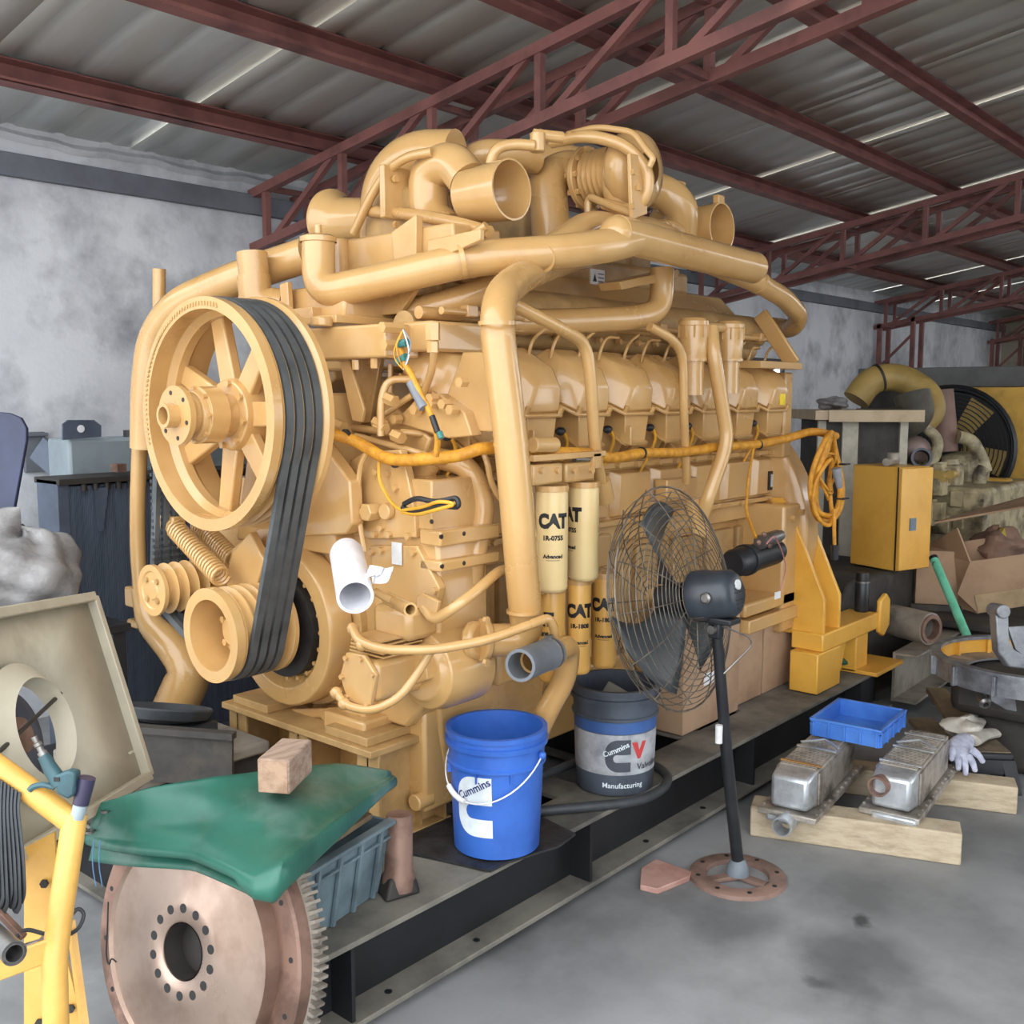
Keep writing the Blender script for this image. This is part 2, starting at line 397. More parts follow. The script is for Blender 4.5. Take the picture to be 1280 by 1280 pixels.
for k in range(8):
    a = 2*PI*k/8+.2; g.bolt((PXF+.08, PY+.096*math.cos(a), PZ+.096*math.sin(a)), -XA, .011, .012)
mk('hub_bolts', g, YEL, pul)
g = G()
for k in range(46):
    a = math.radians(75+k*2.7); d = V((0, math.sin(a-PI/2), math.cos(a-PI/2)))
    d = V((0, math.cos(PI-a+PI), 0)); d = V((0, -math.cos(a), math.sin(a))); p = V((PXF-.0015, PY, PZ))+d*.332
    g.box(p, (.003, .006, .013), Matrix.Rotation(-(a-PI/2)*-1, 3, 'X'))
mk('rim_notches', g, YELD, pul)
hub = ep('fan_hub', G().lathe((PXF-.045, PY, PZ), XA, [(0, .02), (0, .072), (.014, .078), (.02, .078), (.02, .086), (.085, .086), (.09, .07), (.17, .07), (.17, .02)], 40, True), bev=.002)
mk('nose_flange', G().lathe((PXF-.098, PY, PZ), XA, [(0, .03), (0, .088), (.018, .088), (.018, .06), (.06, .06), (.06, .03)], 40, True), YEL, hub)
mk('nose_tube', G().pipe((PXF-.135, PY, PZ), (PXF-.09, PY, PZ), .036, .026, 28), YEL, hub)
g = G()
for k in range(8):
    a = 2*PI*k/8; g.bolt((PXF-.025, PY+.08*math.cos(a)*.98, PZ+.08*math.sin(a)*.98), -XA, .009, .012)
mk('hub_bolts', g, YEL, hub)
g = G()
for k in range(6):
    a = 2*PI*k/6+.3; p = V((PXF-.098, PY+.068*math.cos(a), PZ+.068*math.sin(a))); g.cyl(p-XA*.0015, p+XA*.01, .007, n=10)
mk('bolt_holes', g, DRK, hub)
ep('fan_drive_shaft', G().cyl((1.85, PY, PZ), (2.2, PY, PZ), .075))
# bracket plate behind the pulley
ep('fan_bracket_plate', G().prism(px([(372, 520), (392, 540), (437, 602), (440, 655), (432, 668), (352, 672), (330, 640), (340, 560)], X=2.02), (.05, 0, 0)), bev=.006)
ep('fan_bracket_arm', G().prism([(2.04, 2.5, 1.15), (2.04, 3.05, 1.15), (2.04, 2.92, 1.66), (2.04, 2.62, 1.66)], (.2, 0, 0)), bev=.01)
# ---- crank pulley, damper, idler
CZ = .915; CY = 2.735; CR = .148
cp = ep('crank_pulley', G().lathe((1.725, CY, CZ), XA, [(.13, .02), (.13, .105), (.0, .112), (0, CR), (.03, CR), (.036, CR-.01)] +
    [q for k in range(5) for q in ((.040+.034*k, CR-.004), (.048+.034*k, CR-.022), (.062+.034*k, CR-.022), (.070+.034*k, CR-.004))] +
    [(.21, CR+.004), (.225, CR+.004), (.225, .02)], 56), ang=30)
mk('hub_plate', G().lathe((1.80, CY, CZ), XA, [(0, 1e-5), (0, .045), (.02, .05), (.02, .078), (.06, .078)], 32), YEL, cp)
g = G()
for k in range(5):
    a = 2*PI*k/5+.5; g.bolt((1.82, CY+.062*math.cos(a), CZ+.062*math.sin(a)), -XA, .012, .016)
mk('hub_bolts', g, YEL, cp)
dm = ep('crank_damper', G().lathe((1.985, CY, .9), XA, [(.05, .02), (.05, .17), (.03, .185), (.0, .205), (0, .258), (.012, .266), (.085, .266), (.095, .258), (.095, .02)], 64, True), bev=.003)
mk('damper_recess', G().lathe((1.99, CY, .9), XA, [(.0, .02), (0, .168), (.04, .168)], 48), DRK, dm)
g = G()
for k in range(20):
    a = 2*PI*k/20; g.bolt((2.03, CY+.178*math.cos(a), .9+.178*math.sin(a)), -XA, .008, .022)
mk('damper_bolts', g, YEL, dm)
ep('damper_guard', G().lathe((2.085, CY, .9), XA, [(0, .02), (0, .262), (.01, .282), (.06, .282), (.06, .02)], 64, True))
IY = 3.07; IZ = 1.015; IR = .085
idl = ep('idler_pulley', G().lathe((1.725, IY, IZ), XA, [(0, 1e-5), (0, .03), (.004, .034), (.004, .06), (0, .064), (0, IR), (.014, IR)] +
    [q for k in range(5) for q in ((.020+.038*k, IR-.006), (.03+.038*k, IR-.024), (.042+.038*k, IR-.024), (.052+.038*k, IR))] + [(.225, IR), (.235, IR-.01), (.235, 1e-5)], 44), ang=30)
g = G()
for k in range(4):
    a = PI/4+PI/2*k; g.cyl((1.722, IY+.045*math.cos(a), IZ+.045*math.sin(a)), (1.73, IY+.045*math.cos(a), IZ+.045*math.sin(a)), .01, n=12)
mk('hub_bolts', g, YELD, idl)
ep('idler_arm', G().bar((1.97, IY, IZ), (1.99, 2.72, 1.22), .06, .09), bev=.01)
# ---- four drive belts
def hull2(pts):
    pts = sorted(pts); lo = []; hi = []
    cr = lambda o, a, b: (a[0]-o[0])*(b[1]-o[1])-(a[1]-o[1])*(b[0]-o[0])
    for p in pts:
        while len(lo) > 1 and cr(lo[-2], lo[-1], p) <= 0: lo.pop()
        lo.append(p)
    for p in reversed(pts):
        while len(hi) > 1 and cr(hi[-2], hi[-1], p) <= 0: hi.pop()
        hi.append(p)
    return lo[:-1]+hi[:-1]
cp2 = []
for cy, cz, r in ((PY, PZ, PR-.006), (CY, CZ, CR-.006), (IY+.01, IZ, IR-.006)):
    for k in range(90): a = 2*PI*k/90; cp2.append((cy+r*math.cos(a), cz+r*math.sin(a)))
loop = hull2(cp2)
for b in range(4):
    xs = PXF+.055+.034*b; prof = [(-.0115, .009), (.0115, .009), (.0115, .003), (.008, -.012), (-.008, -.012), (-.0115, .003)]
    g = G(); n = len(loop); vs = []
    for i in range(n):
        p0 = V(loop[i-1]); p1 = V(loop[i]); p2 = V(loop[(i+1) % n]); t = ((p2-p1).normalized()+(p1-p0).normalized()).normalized(); nn = V((t.y, -t.x))
        for q in prof: w2 = p1+nn*q[1]; vs.append((xs+q[0], w2.x, w2.y))
    g.add(vs, [(i*6+k, i*6+(k+1) % 6, ((i+1) % n)*6+(k+1) % 6, ((i+1) % n)*6+k) for i in range(n) for k in range(6)])
    bl = ep('drive_belt', g, BELT, ang=25)
    if b == 0: bl['label'] = 'black rubber V-belt'
    # moulded cogs on the inside of the free run towards the wall
    g = G(); yl = PY+PR-.02
    for k in range(22):
        z = 1.06+k*.022; yy = IY+IR-.016-(z-IZ)*.02; g.box((xs, yy, z), (.024, .012, .011))
    mk('cogs', g, RUB, bl)
# ---- tension springs
def spring(a, b, r, turns, rw):
    a = V(a); b = V(b); u, w, d = basis(b-a); l = (b-a).length; n = turns*12
    return G().tube([a+d*l*i/n+(u*math.cos(2*PI*i/12)+w*math.sin(2*PI*i/12))*r for i in range(n+1)], rw, 6)
ep('tension_spring', spring(at(214, 655, X=1.85), at(277, 722, X=1.82), .029, 22, .0062))
ep('tension_spring', spring(at(248, 655, X=1.98), at(292, 700, X=1.96), .029, 18, .0062))
g = fx(199, 645, 216, 668, 1.83, .05); o = ep('spring_anchor', g, bev=.006)
mk('anchor_hole', fx(202, 650, 209, 660, 1.828, .02), DRK, o)
ep('spring_anchor', fx(214, 672, 236, 692, 1.95, .05), bev=.008)
ep('tensioner_plate', G().prism(px([(312, 665), (290, 690), (281, 722), (284, 735), (318, 742), (330, 700)], X=1.9), (.03, 0, 0)), bev=.005)
# ---- gear housing on the front
HY = at(548, 700, X=2.12).y
gh = ep('front_gear_housing', G().prism([(2.12, HY, .78), (2.12, HY, 1.2), (2.12, HY+.08, 1.36), (2.12, 3.2, 1.36), (2.12, 3.3, 1.2), (2.12, 3.3, .8), (2.12, 3.0, .62), (2.12, HY+.15, .62)], (.22, 0, 0)), bev=.012)
mk('cover_plate', G().prism(px([(437, 575), (455, 565), (500, 562), (508, 590), (518, 640), (520, 672), (462, 674), (440, 668)], X=2.1), (.03, 0, 0)), YEL, gh, bev=.004)
mk('cover_plate', G().prism(px([(462, 682), (521, 682), (549, 735), (543, 762), (470, 775)], X=2.1), (.03, 0, 0)), YEL, gh, bev=.004)
g = G()
for a, b in ((472, 590), (486, 592), (470, 668), (488, 668), (512, 670), (478, 660), (496, 610), (466, 690), (478, 688), (518, 690), (545, 738), (478, 770)): g.bolt(at(a, b, X=2.1), -XA, .011, .014)
mk('cover_bolts', g, YEL, gh)
g = G(); c = at(471, 639, X=2.1); g.cyl(c, c-XA*.05, .03, n=6); c2 = at(487, 639, X=2.1); g.cyl(c2, c2-XA*.025, .026); mk('plug', g, YEL, gh, bev=.004)
mk('rib_block', G().bb((2.1, HY-.03, at(550, 684, X=2.1).z), (2.36, HY+.06, at(550, 664, X=2.1).z)), YEL, gh, bev=.006)
mk('rib_block', G().bb((2.1, HY-.03, at(550, 716, X=2.1).z), (2.36, HY+.06, at(550, 702, X=2.1).z)), YEL, gh, bev=.006)
mk('rib_block', G().bb((2.115, HY+.02, at(530, 664, X=2.1).z), (2.32, HY+.2, at(530, 600, X=2.1).z)), YEL, gh, bev=.006)
g = G()
for a, b in ((552, 671), (580, 667), (553, 708), (580, 704)):
    p = at(a, b, Y=HY-.03); g.cyl(p+V((0, .004, 0)), p-V((0, .001, 0)), .007, n=10)
for a, b in ((540, 652),): p = at(a, b, X=2.118); g.cyl(p, p-XA*.003, .007, n=10)
mk('bolt_holes', g, DRK, gh)
p = at(496, 692, X=2.094); mk('paper_label', G().box(p, (.002, .044, .068)), LABW, gh)
# lower round housing and water pump
c = at(520, 842, X=2.06); ep('round_pump_housing', G().lathe((2.075, c.y, c.z), XA, [(0, 1e-5), (0, .085), (.012, .095), (.02, .115), (.06, .125), (.2, .125)], 40), bev=.004)
ep('pump_front_plate', G().prism(px([(508, 812), (530, 806), (534, 850), (512, 858)], X=2.05), (.03, 0, 0)), bev=.005)
g = G(); c = at(492, 778, X=2.02)
ep('pump_upper_body', G().box(c+V((.05, 0, 0)), (.13, .16, .1)), bev=.02)
c = at(468, 845, X=1.95)
pb = ep('gear_pump', G().box((2.0, c.y, c.z), (.2, .13, .125)), bev=.02)
c2 = at(424, 842, X=1.89)
mk('end_plate', G().prism([(1.885, c.y+q[0], c.z+q[1]) for q in ((-.08, .03), (-.03, .08), (.05, .075), (.08, .0), (.05, -.07), (-.05, -.075))], (.016, 0, 0)), YEL, pb, bev=.004)
g = G()
for q in ((-.07, .03), (-.02, .068), (.045, .06), (.065, 0), (.045, -.055), (-.045, -.06)): g.bolt((1.885, c.y+q[0], c.z+q[1]), -XA, .008, .01)
mk('plate_bolts', g, YEL, pb)
for k in range(5): mk('cooling_fin', G().box((2.0, c.y, c.z+.072+.011*k), (.16, .15-.006*k, .005)), YEL, pb)
g = G(); e1 = at(497, 768, X=1.9); e2 = at(512, 772, X=1.86)
ep('hose_stub', G().pipe(at(485, 748, X=1.98), at(513, 762, X=1.9), .02, .014))
ep('side_bracket', G().prism(px([(520, 745), (528, 742), (548, 752), (545, 768), (520, 760)], X=2.05), (.015, 0, 0)), bev=.003)
ep('oil_hose', G().tube(pt([(440, 783, 'X', 1.9), (447, 800, 'X', 1.88), (475, 812, 'X', 1.88), (540, 813, 'Y', 2.0), (610, 800, 'Y', 1.92), (665, 780, 'Y', 1.86), (685, 772, 'Y', 1.85), (692, 782, 'Y', 1.85), (694, 800, 'Y', 1.87)]), .014, 12, .06))
ep('oil_hose', G().tube(pt([(418, 862, 'X', 1.86), (432, 882, 'X', 1.86), (465, 890, 'X', 1.88), (500, 872, 'X', 1.93), (522, 842, 'X', 1.97), (540, 812, 'X', 2.0)]), .0125, 12, .06))
ep('oil_hose', G().tube(pt([(530, 760, 'X', 2.06), (542, 776, 'X', 2.05), (572, 757, 'Y', 2.0), (600, 735, 'Y', 2.0), (625, 712, 'Y', 2.02), (640, 712, 'Y', 2.06)]), .016, 12, .06))
g = G()
for a, b, X in ((441, 786, 1.9), (452, 806, 1.88), (420, 866, 1.86), (430, 880, 1.86)): g.ball(at(a, b, X=X), .019, 10)
ep('hose_fittings', g)
# plastic-wrapped white pipe end
a = at(433, 690, D=3.02); b = at(444, 746, D=2.74)
wp = ep('wrapped_pipe_end', G().lathe(a, b-a, [(0, 1e-5), (0, .045), (.02, .05), ((b-a).length, .05), ((b-a).length, .042), (.05, .042), (.05, 1e-5)], 36), WHITE, label='pipe end wrapped in white plastic film')
def rag(u, v):
    p = at(462+u*26, 712+v*16-u*6, D=2.8); return p+V((0, math.sin(u*9+v*5)*.012, math.cos(v*8+u*3)*.01))
mk('film_tail', G().grid(rag, 10, 6), WHITE, wp, ang=180)
ep('nipple_pipe', G().tube(pt([(452, 745, 'D', 2.95), (470, 740, 'D', 2.95), (492, 752, 'D', 2.92)]), .012, 10))
ep('thin_line', G().tube(px([(462, 560), (450, 580), (446, 632), (452, 668), (456, 690)], X=2.06), .0085, 8, .04))
# ---- coolant bend beside the housing
ep('coolant_bend', G().tube(pt([(540, 572, 'Y', 2.3), (585, 580, 'Y', 2.18), (606, 625, 'Y', 2.15), (600, 665, 'Y', 2.15), (592, 700, 'Y', 2.15), (590, 735, 'Y', 2.16)]), .035, 18, .1))
ep('pipe_clamp', G().pipe(at(597, 691, Y=2.15), at(596, 696, Y=2.15), .04, .03))
# ---- cylinder heads of the near bank and the far bank
def bank(side, ks):
    U = V((0, -.5*side, .866)); N = V((0, -.866*side, -.5)); O = V((0, YC, ZC-.028))
    L = lambda x, n, u: O+V((x, 0, 0))+N*n+U*u
    for k in ks:
        x = 2.335+.281*k
        hd = ep('cylinder_head', hull([L(x+a, b, c) for c in (.5, .775) for a in (-.118, .118) for b in (-.16, .085)]), bev=.008)
        if side < 0: 
            ep('rocker_cover', hull([L(x+a, b, .875) for a in (-.125, .125) for b in (-.13, .135)]+[L(x+a, b, 1.0) for a in (-.08, .1) for b in (-.1, .06)]), bev=.01); continue
        mk('runner', G().tube([L(x-.105, .02, .52), L(x-.1, .09, .60), L(x-.085, .1, .70)], .034, 12, .05), YEL, hd)
        rb = ep('rocker_base', hull([L(x+a, b, .775) for a in (-.025, .108) for b in (-.12, .172)]+[L(x+a, b, .872) for a in (-.04, .118) for b in (-.13, .128)]), bev=.005)
        mk('gasket_flange', hull([L(x+a, b, u) for u in (.872, .884) for a, b in ((-.125, -.13), (-.125, .04), (-.06, .142), (.128, .142), (.128, -.13))]), YEL, rb, bev=.003)
        g = G()
        for a, b in ((-.052, .128), (.118, .132), (-.118, .03)): g.bolt(L(x+a, b, .884), U, .01, .022)
        mk('cover_bolts', g, YEL, rb)
        mk('foot_flange', hull([L(x+a, b, u) for u in (.768, .778) for a, b in ((-.035, .18), (.115, .18), (.115, 0), (-.035, 0))]), YEL, rb)
        cv = [(-.12, -.13), (-.12, .03), (-.05, .134), (.122, .134), (.122, -.13)]
        rc = ep('rocker_cover', hull([L(x+a, b, .884) for a, b in cv]+[L(x+a*.97, b*.98, .945) for a, b in cv[4:]+cv[:1]]+[L(x-.1, .01, .945), L(x-.02, .1, .962), L(x+.118, .1, .962)]+[L(x-.07, -.1, 1.012), L(x-.06, -.02, 1.015), L(x+.0, .04, 1.01), L(x+.105, .045, 1.008), L(x+.1, -.1, 1.01)]), bev=.012)
        if k in (0, 7):
            p = L(x+.06, .117, .925) if k else L(x+.085, .117, .925)
            mk('warning_sticker', flat(G().box((0, 0, .002), (.05, .05, .003)), p, XA, (0, 0, 1)), M('yellow_sticker', (246, 214, 40), rough=.5), rc)
        # injector lead
        le = mk('injector_plug', G().ball(L(x-.085, .115, .80), .016, 10, (1.5, 1, 1)), BLK, hd)
        mk('injector_lead', G().tube([L(x-.075, .125, .80), L(x-.05, .14, .77), L(x-.05, .15, .70), L(x-.07, .155, .62), L(x-.06, .16, .56)], .006, 8, .03), WIRE, hd)
        # pair of fuel jumper lines above the cover
        mk('jumper_line', G().tube([L(x-.09, -.05, 1.0), L(x-.09, -.06, 1.05), L(x-.04, -.09, 1.075), L(x+.05, -.1, 1.07)], .006, 8, .03), YEL, rc)
        mk('jumper_line', G().tube([L(x+.07, -.05, 1.0), L(x+.07, -.06, 1.05), L(x+.12, -.09, 1.06), L(x+.17, -.1, 1.09)], .006, 8, .03), YEL, rc)
    return L
L = bank(1, range(8)); bank(-1, range(8))
# fuel rails behind the jumper lines
def rail(n, u, r, x0, x1, name, mat=YEL):
    ep(name, G().cyl(L(x0, n, u), L(x1, n, u), r), mat)
rail(-.14, 1.10, .012, 2.3, 4.5, 'fuel_rail'); rail(-.18, 1.07, .02, 2.25, 4.5, 'fuel_rail'); rail(-.22, 1.0, .05, 2.25, 4.5, 'water_manifold', YELD)
for k in range(8):
    x = 2.25+.281*k; ep('rail_block', G().box(L(x+.18, -.15, 1.1), (.05, .05, .04)), bev=.005)
for x in (2.68, 3.24):
    ep('line_bracket', G().box(L(x-.085, .16, .8), (.012, .05, .07)), bev=.003)
# ---- side covers of the crankcase
ep('crankcase_side', G().prism([(2.36, 2.3, 1.08), (2.36, 2.3, 1.36), (2.36, 2.38, 1.48), (2.36, 2.6, 1.48), (2.36, 2.6, 1.08)], (2.2, 0, 0)), bev=.006)
ep('side_rail', G().box((3.45, 2.285, 1.385), (2.15, .04, .022)), bev=.004)
ep('side_rail', G().box((3.45, 2.285, 1.165), (2.15, .05, .022)), bev=.004)
for k in range(8):
    x = 2.5+.281*k
    c = ep('inspection_cover', hull([(x+a, 2.3, z) for a, z in ((-.125, 1.18), (.125, 1.18), (.125, 1.365), (-.125, 1.365))]+[(x+a, 2.268, z) for a, z in ((-.105, 1.19), (.105, 1.19), (.115, 1.35), (-.095, 1.35))]), bev=.004)
    g = G()
    for a, z in ((-.128, 1.385), (.0, 1.385), (.0, 1.165)): g.bolt((x+a, 2.265, z), YN, .011, .02)
    mk('cover_bolts', g, YEL, c)
p = at(969, 600, Y=2.262)
np_ = ep('nameplate', G().box((p.x, 2.264, p.z), (.13, .006, .09)), INK, label='black nameplate with white marking')
g = G().box((p.x-.03, 2.26, p.z+.0), (.035, .003, .06)); g.box((p.x+.03, 2.26, p.z+.018), (.045, .003, .014)); g.box((p.x+.03, 2.26, p.z-.01), (.045, .003, .012)); mk('plate_print', g, LABW, np_)
for k in range(8): 
    x = 2.46+.281*k; ep('lower_side_panel', G().bb((x-.12, 2.33, .70), (x+.12, 2.37, 1.04)), YELD, bev=.01)
# ---- flywheel housing at the rear
ep('flywheel_housing', G().lathe((4.5, YC, 1.0), XA, [(0, 1e-5), (0, .60), (.02, .635), (.14, .635), (.16, .6), (.22, .56), (.22, 1e-5)], 56), bev=.006)
ep('rear_housing_block', G().bb((4.35, 2.12, .55), (4.72, 3.3, 1.15)), bev=.015)
ep('rear_mount_ledge', G().bb((4.0, 2.12, .68), (4.72, 2.5, .74)), bev=.01)
g = G()
for a, b in ((1000, 640), (1002, 655), (990, 648)): g.bolt(at(a, b, Y=2.12), YN, .016, .02)
ep('housing_bolts', g)
# ---- starter motor
a = at(915, 705, Y=2.02); b = at(992, 682, Y=2.02)
st = ep('starter_motor', G().lathe(a, b-a, [(0, 1e-5), (0, .05), (.015, .058), (.10, .06), (.10, .066), (.125, .066), (.125, .058), (.36, .056), (.37, .045), (.40, .045), (.40, 1e-5)], 32), BLK, label='black starter motor')
a2 = at(950, 678, Y=1.98); b2 = at(990, 664, Y=1.99)
mk('solenoid', G().lathe(a2, b2-a2, [(0, 1e-5), (0, .03), (.16, .03), (.17, .022), (.2, .022), (.2, 1e-5)], 24), STEEL, st)
g = G()
for a, b in ((948, 678), (955, 668), (962, 682)): g.ball(at(a, b, Y=1.95), .012, 8)
mk('terminals', g, RUST, st)
mk('starter_cable', G().tube(pt([(958, 680, 'Y', 1.95), (968, 668, 'Y', 1.94), (978, 690, 'Y', 1.95), (983, 710, 'Y', 1.96), (975, 740, 'Y', 1.98)]), .003, 6, .03), M('pink_wire', (196, 130, 130)), st)
ep('starter_tag', G().box(at(972, 744, Y=1.97), (.05, .003, .03)), LABW)
# ---- oil and fuel filters
def filt(pxc, y0, y1, Y, r, mat, code, turn, nm, lab):
    a = at(pxc, y0, Y=Y); b = at(pxc, y1, Y=Y); c = V((a.x, Y, 0)); f = lambda z: V((a.x, Y, z))
    z0, z1 = b.z, a.z
    o = ep(nm, G().lathe(f(z0), (0, 0, 1), [(0, 1e-5), (0, r*.8), (.006, r*.95), (.014, r), (z1-z0-.012, r), (z1-z0, r*.94), (z1-z0, 1e-5)], 36), mat, label=lab)
    mk('rim_band', G().lathe(f(z1-.004), (0, 0, 1), [(0, r*.9), (0, r*1.05), (.018, r*1.05), (.018, r*.9)], 36, True), YEL, o)
    ang = math.atan2(-c.y, -c.x)+turn; h = z1-z0
    gl = wrap(text_g('CAT', .058, .07, squeeze=.86), c, r, ang, z0+h*.70, .001)
    tri = wrap(sheet_poly([(-.019, -.024), (0, -.004), (.019, -.024)], .01), c, r, ang, z0+h*.70, .0016)
    for t, s, q in ((code, .018, .54), ('Advanced', .0145, .36)):
        mk('lettering', wrap(text_g(t, s*1.1, .05), c, r, ang, z0+h*q, .001), INK, o, ang=180)
    w = wrap(sheet_poly([(-.022, 0), (.022, 0), (.022, .0015), (-.022, .0015)], .02), c, r, ang, z0+h*.32, .001); mk('printed_rule', w, INK, o, ang=180)
    mk('lettering', gl, INK, o, ang=180)
    mk('lettering_triangle', tri, mat, o, ang=180)
    return o
FL = 'cream fuel filter canister with bold black lettering'
filt(690, 612, 738, 1.98, .050, FILT, '1R-0755', 0.08, 'fuel_filter', FL)
filt(730, 607, 724, 2.0, .050, FILT, '1R-0755', -1.15, 'fuel_filter', FL)
OL = 'yellow oil filter canister with bold black lettering'
filt(690, 738, 850, 2.06, .044, FILY, '1R-1808', -1.0, 'oil_filter', OL)
filt(724, 728, 840, 2.02, .040, FILY, '1R-1808', 0.05, 'oil_filter', OL)
filt(756, 720, 832, 2.04, .043, FILY, '1R-1808', -.08, 'oil_filter', OL)
fb = ep('filter_head', sx(667, 580, 704, 606, 1.96, .1), bev=.008); ep('filter_head', sx(708, 578, 744, 602, 1.98, .1), bev=.008)
ep('filter_bracket', sx(668, 566, 758, 574, 1.97, .12), bev=.003)
ep('filter_bracket', sx(742, 566, 752, 586, 1.97, .02), bev=.003)
ep('filter_bracket', sx(742, 668, 765, 710, 2.04, .08), bev=.01)
ep('filter_head', sx(672, 722, 772, 734, 2.05, .1), bev=.006)
g = G()
for x in (676, 696, 716, 738): g.bolt(at(x, 588, Y=1.96), YN, .01, .012)
ep('filter_head_bolts', g)
ep('fuel_primer', G().cyl(at(665, 556, Y=1.98), at(694, 556, Y=1.98), .024), bev=.004)
ep('vent_pin', G().cyl(at(718, 574-0, Y=1.99), at(740, 574, Y=1.99), .009), STEEL)
# ---- rising pipe in front of the heads
ep('riser_pipe', G().tube(pt([(604, 800, 'Y', 2.03), (660, 800, 'Y', 1.95), (655, 745, 'Y', 1.93), (640, 560, 'Y', 1.93), (617, 378, 'Y', 1.96), (650, 345, 'Y', 2.08), (705, 325, 'Y', 2.24), (745, 315, 'Y', 2.36)]), .05, 24, .13, 8))
g = G()
for a, b, c, d in ((621, 402, 621, 407), (639, 553, 639, 558), (655, 762, 655, 766)): g.pipe(at(a, b, Y=1.935), at(c, d, Y=1.935), .0525, .045, 28)
ep('riser_weld_bands', g)
ep('riser_flange', G().cyl(at(600, 800, Y=2.04), at(609, 800, Y=2.03), .066), bev=.006)
ep('pump_outlet_body', G().cyl(at(588, 800, Y=2.08), at(602, 800, Y=2.04), .06, n=10), bev=.012)
g = G()
for b in (775, 800, 828): g.bolt(at(606, b, Y=1.98), YN, .012, .012)
ep('flange_bolts', g)
# hose coupling and elbow below the riser
a = at(650, 832, Y=1.80); b = at(690, 816, Y=1.86)
hc = ep('hose_coupling', G().pipe(a, b, .046, .037, 32), GREYH, label='grey rubber hose coupling with steel clamp')
mk('inner_tube', G().pipe(a+(b-a)*.35, b, .036, .029, 28), YEL, hc)
d = (b-a).normalized(); q = a+(b-a)*.88; mk('hose_clamp', G().pipe(q-d*.006, q+d*.006, .049, .045, 28).box(q+V((0, 0, .05)), (.03, .012, .014)), STEEL, hc)
ep('drain_elbow', G().tube([b-d*.02]+pt([(712, 806, 'Y', 1.9), (706, 850, 'Y', 1.95), (685, 885, 'Y', 2.0), (665, 930, 'Y', 2.05)]), .037, 18, .06))
ep('drain_box', G().bb((2.35, 2.1, at(640, 855, Y=2.1).z), (2.62, 2.32, at(640, 800, Y=2.1).z)), bev=.02)
# ---- long coolant pipe across the front and along the top
top = at(398, 296, X=2.16)
lp = ep('coolant_pipe', G().tube(pt([(398, 300, 'X', 2.16), (398, 368, 'X', 2.14), (470, 352, 'X', 2.2), (590, 323, 'Y', 2.2), (712, 314, 'Y', 2.02), (768, 306, 'Y', 1.98), (790, 300, 'Y', 1.98)]), .054, 24, .11, 8))
mk('pipe_run', G().tube(pt([(770, 292, 'Y', 1.985), (942, 335, 'Y', 2.0)]), .061, 28), YEL, lp); mk('pipe_cap', G().ball(at(941, 334, Y=2.0), .061, 20), YEL, lp); mk('pipe_cap', G().ball(at(771, 292.5, Y=1.985), .06, 20), YEL, lp)
mk('pipe_lid', G().lathe(at(398, 303, X=2.16), (0, 0, 1), [(0, .06), (.016, .06), (.022, .05), (.03, .012), (.055, .012), (.055, 1e-5)], 28), YEL, lp)
g = G()
for a, b, c, d in ((572, 326, 576, 325), (606, 320, 609, 319.5), (440, 358, 443, 357.4)): 
    Y = 2.3 if a > 500 else 2.56
    p0 = at(a, b, Y=Y); 
for t in (.0,): g.pipe(at(574, 326.0, Y=2.222), at(580, 324.9, Y=2.212), .0575, .05, 28)
mk('weld_band', g, YEL, lp)
ep('standpipe', G().tube(pt([(418, 300, 'X', 2.28), (420, 350, 'X', 2.28)]), .05, 20), bev=.006)
ep('bridge_pipe', G().tube(pt([(676, 322, 'Y', 2.06), (734, 280, 'Y', 2.14), (815, 288, 'Y', 2.16), (872, 318, 'Y', 2.12)]), .048, 20, .09, 7))
ep('bridge_pipe', G().tube(pt([(790, 300, 'Y', 2.1), (830, 288, 'Y', 2.24), (880, 300, 'Y', 2.4)]), .045, 20, .09, 7))
ep('rear_return_pipe', G().tube(pt([(870, 322, 'Y', 2.2), (945, 352, 'Y', 2.16), (980, 372, 'Y', 2.16), (1000, 395, 'Y', 2.18), (990, 412, 'Y', 2.26), (965, 408, 'Y', 2.4)]), .045, 20, .08, 8))
ep('pipe_clamp', G().pipe(at(946, 352, Y=2.16), at(950, 354, Y=2.16), .05, .042, 24))
ep('charge_pipe', G().tube(pt([(828, 335, 'Y', 2.2), (827, 388, 'Y', 2.2), (790, 398, 'Y', 2.22), (700, 402, 'Y', 2.3), (600, 404, 'Y', 2.36)]), .046, 20, .09, 7))
ep('charge_pipe', G().tube(pt([(505, 392, 'X', 2.36), (560, 380, 'Y', 2.36), (610, 362, 'Y', 2.28), (650, 338, 'Y', 2.22), (700, 318, 'Y', 2.16)]), .047, 20, .1, 7))
ep('pipe_shelf', G().prism(px([(775, 352), (848, 336), (850, 340), (848, 348), (778, 362)], Y=2.2), (0, .1, 0)), bev=.003)
mf = ep('exhaust_manifold', G().cyl((2.45, 2.41, 1.94), (4.5, 2.41, 1.94), .088, n=32), YELD, bev=.006)
p = at(751, 346, Y=2.3)
wl = mk('warning_label', G().box((p.x, 2.316, p.z), (.085, .006, .055)), LABW, mf)
g = flat(sheet_poly([(-.034, -.018), (-.008, -.018), (-.021, .012)], .1), (p.x, 2.3115, p.z), XA, (0, 0, 1)); mk('warning_triangle', g, INK, mf)
g = G()
for k in range(3): g.box((p.x+.018, 2.312, p.z+.012-.014*k), (.036, .001, .005))
mk('warning_lines', g, M('label_grey', (120, 130, 150)), mf)
g = G()
for k in range(14): g.bolt((2.55+k*.13, 2.35, 1.86), YN, .012, .02)
ep('manifold_bolts', g)
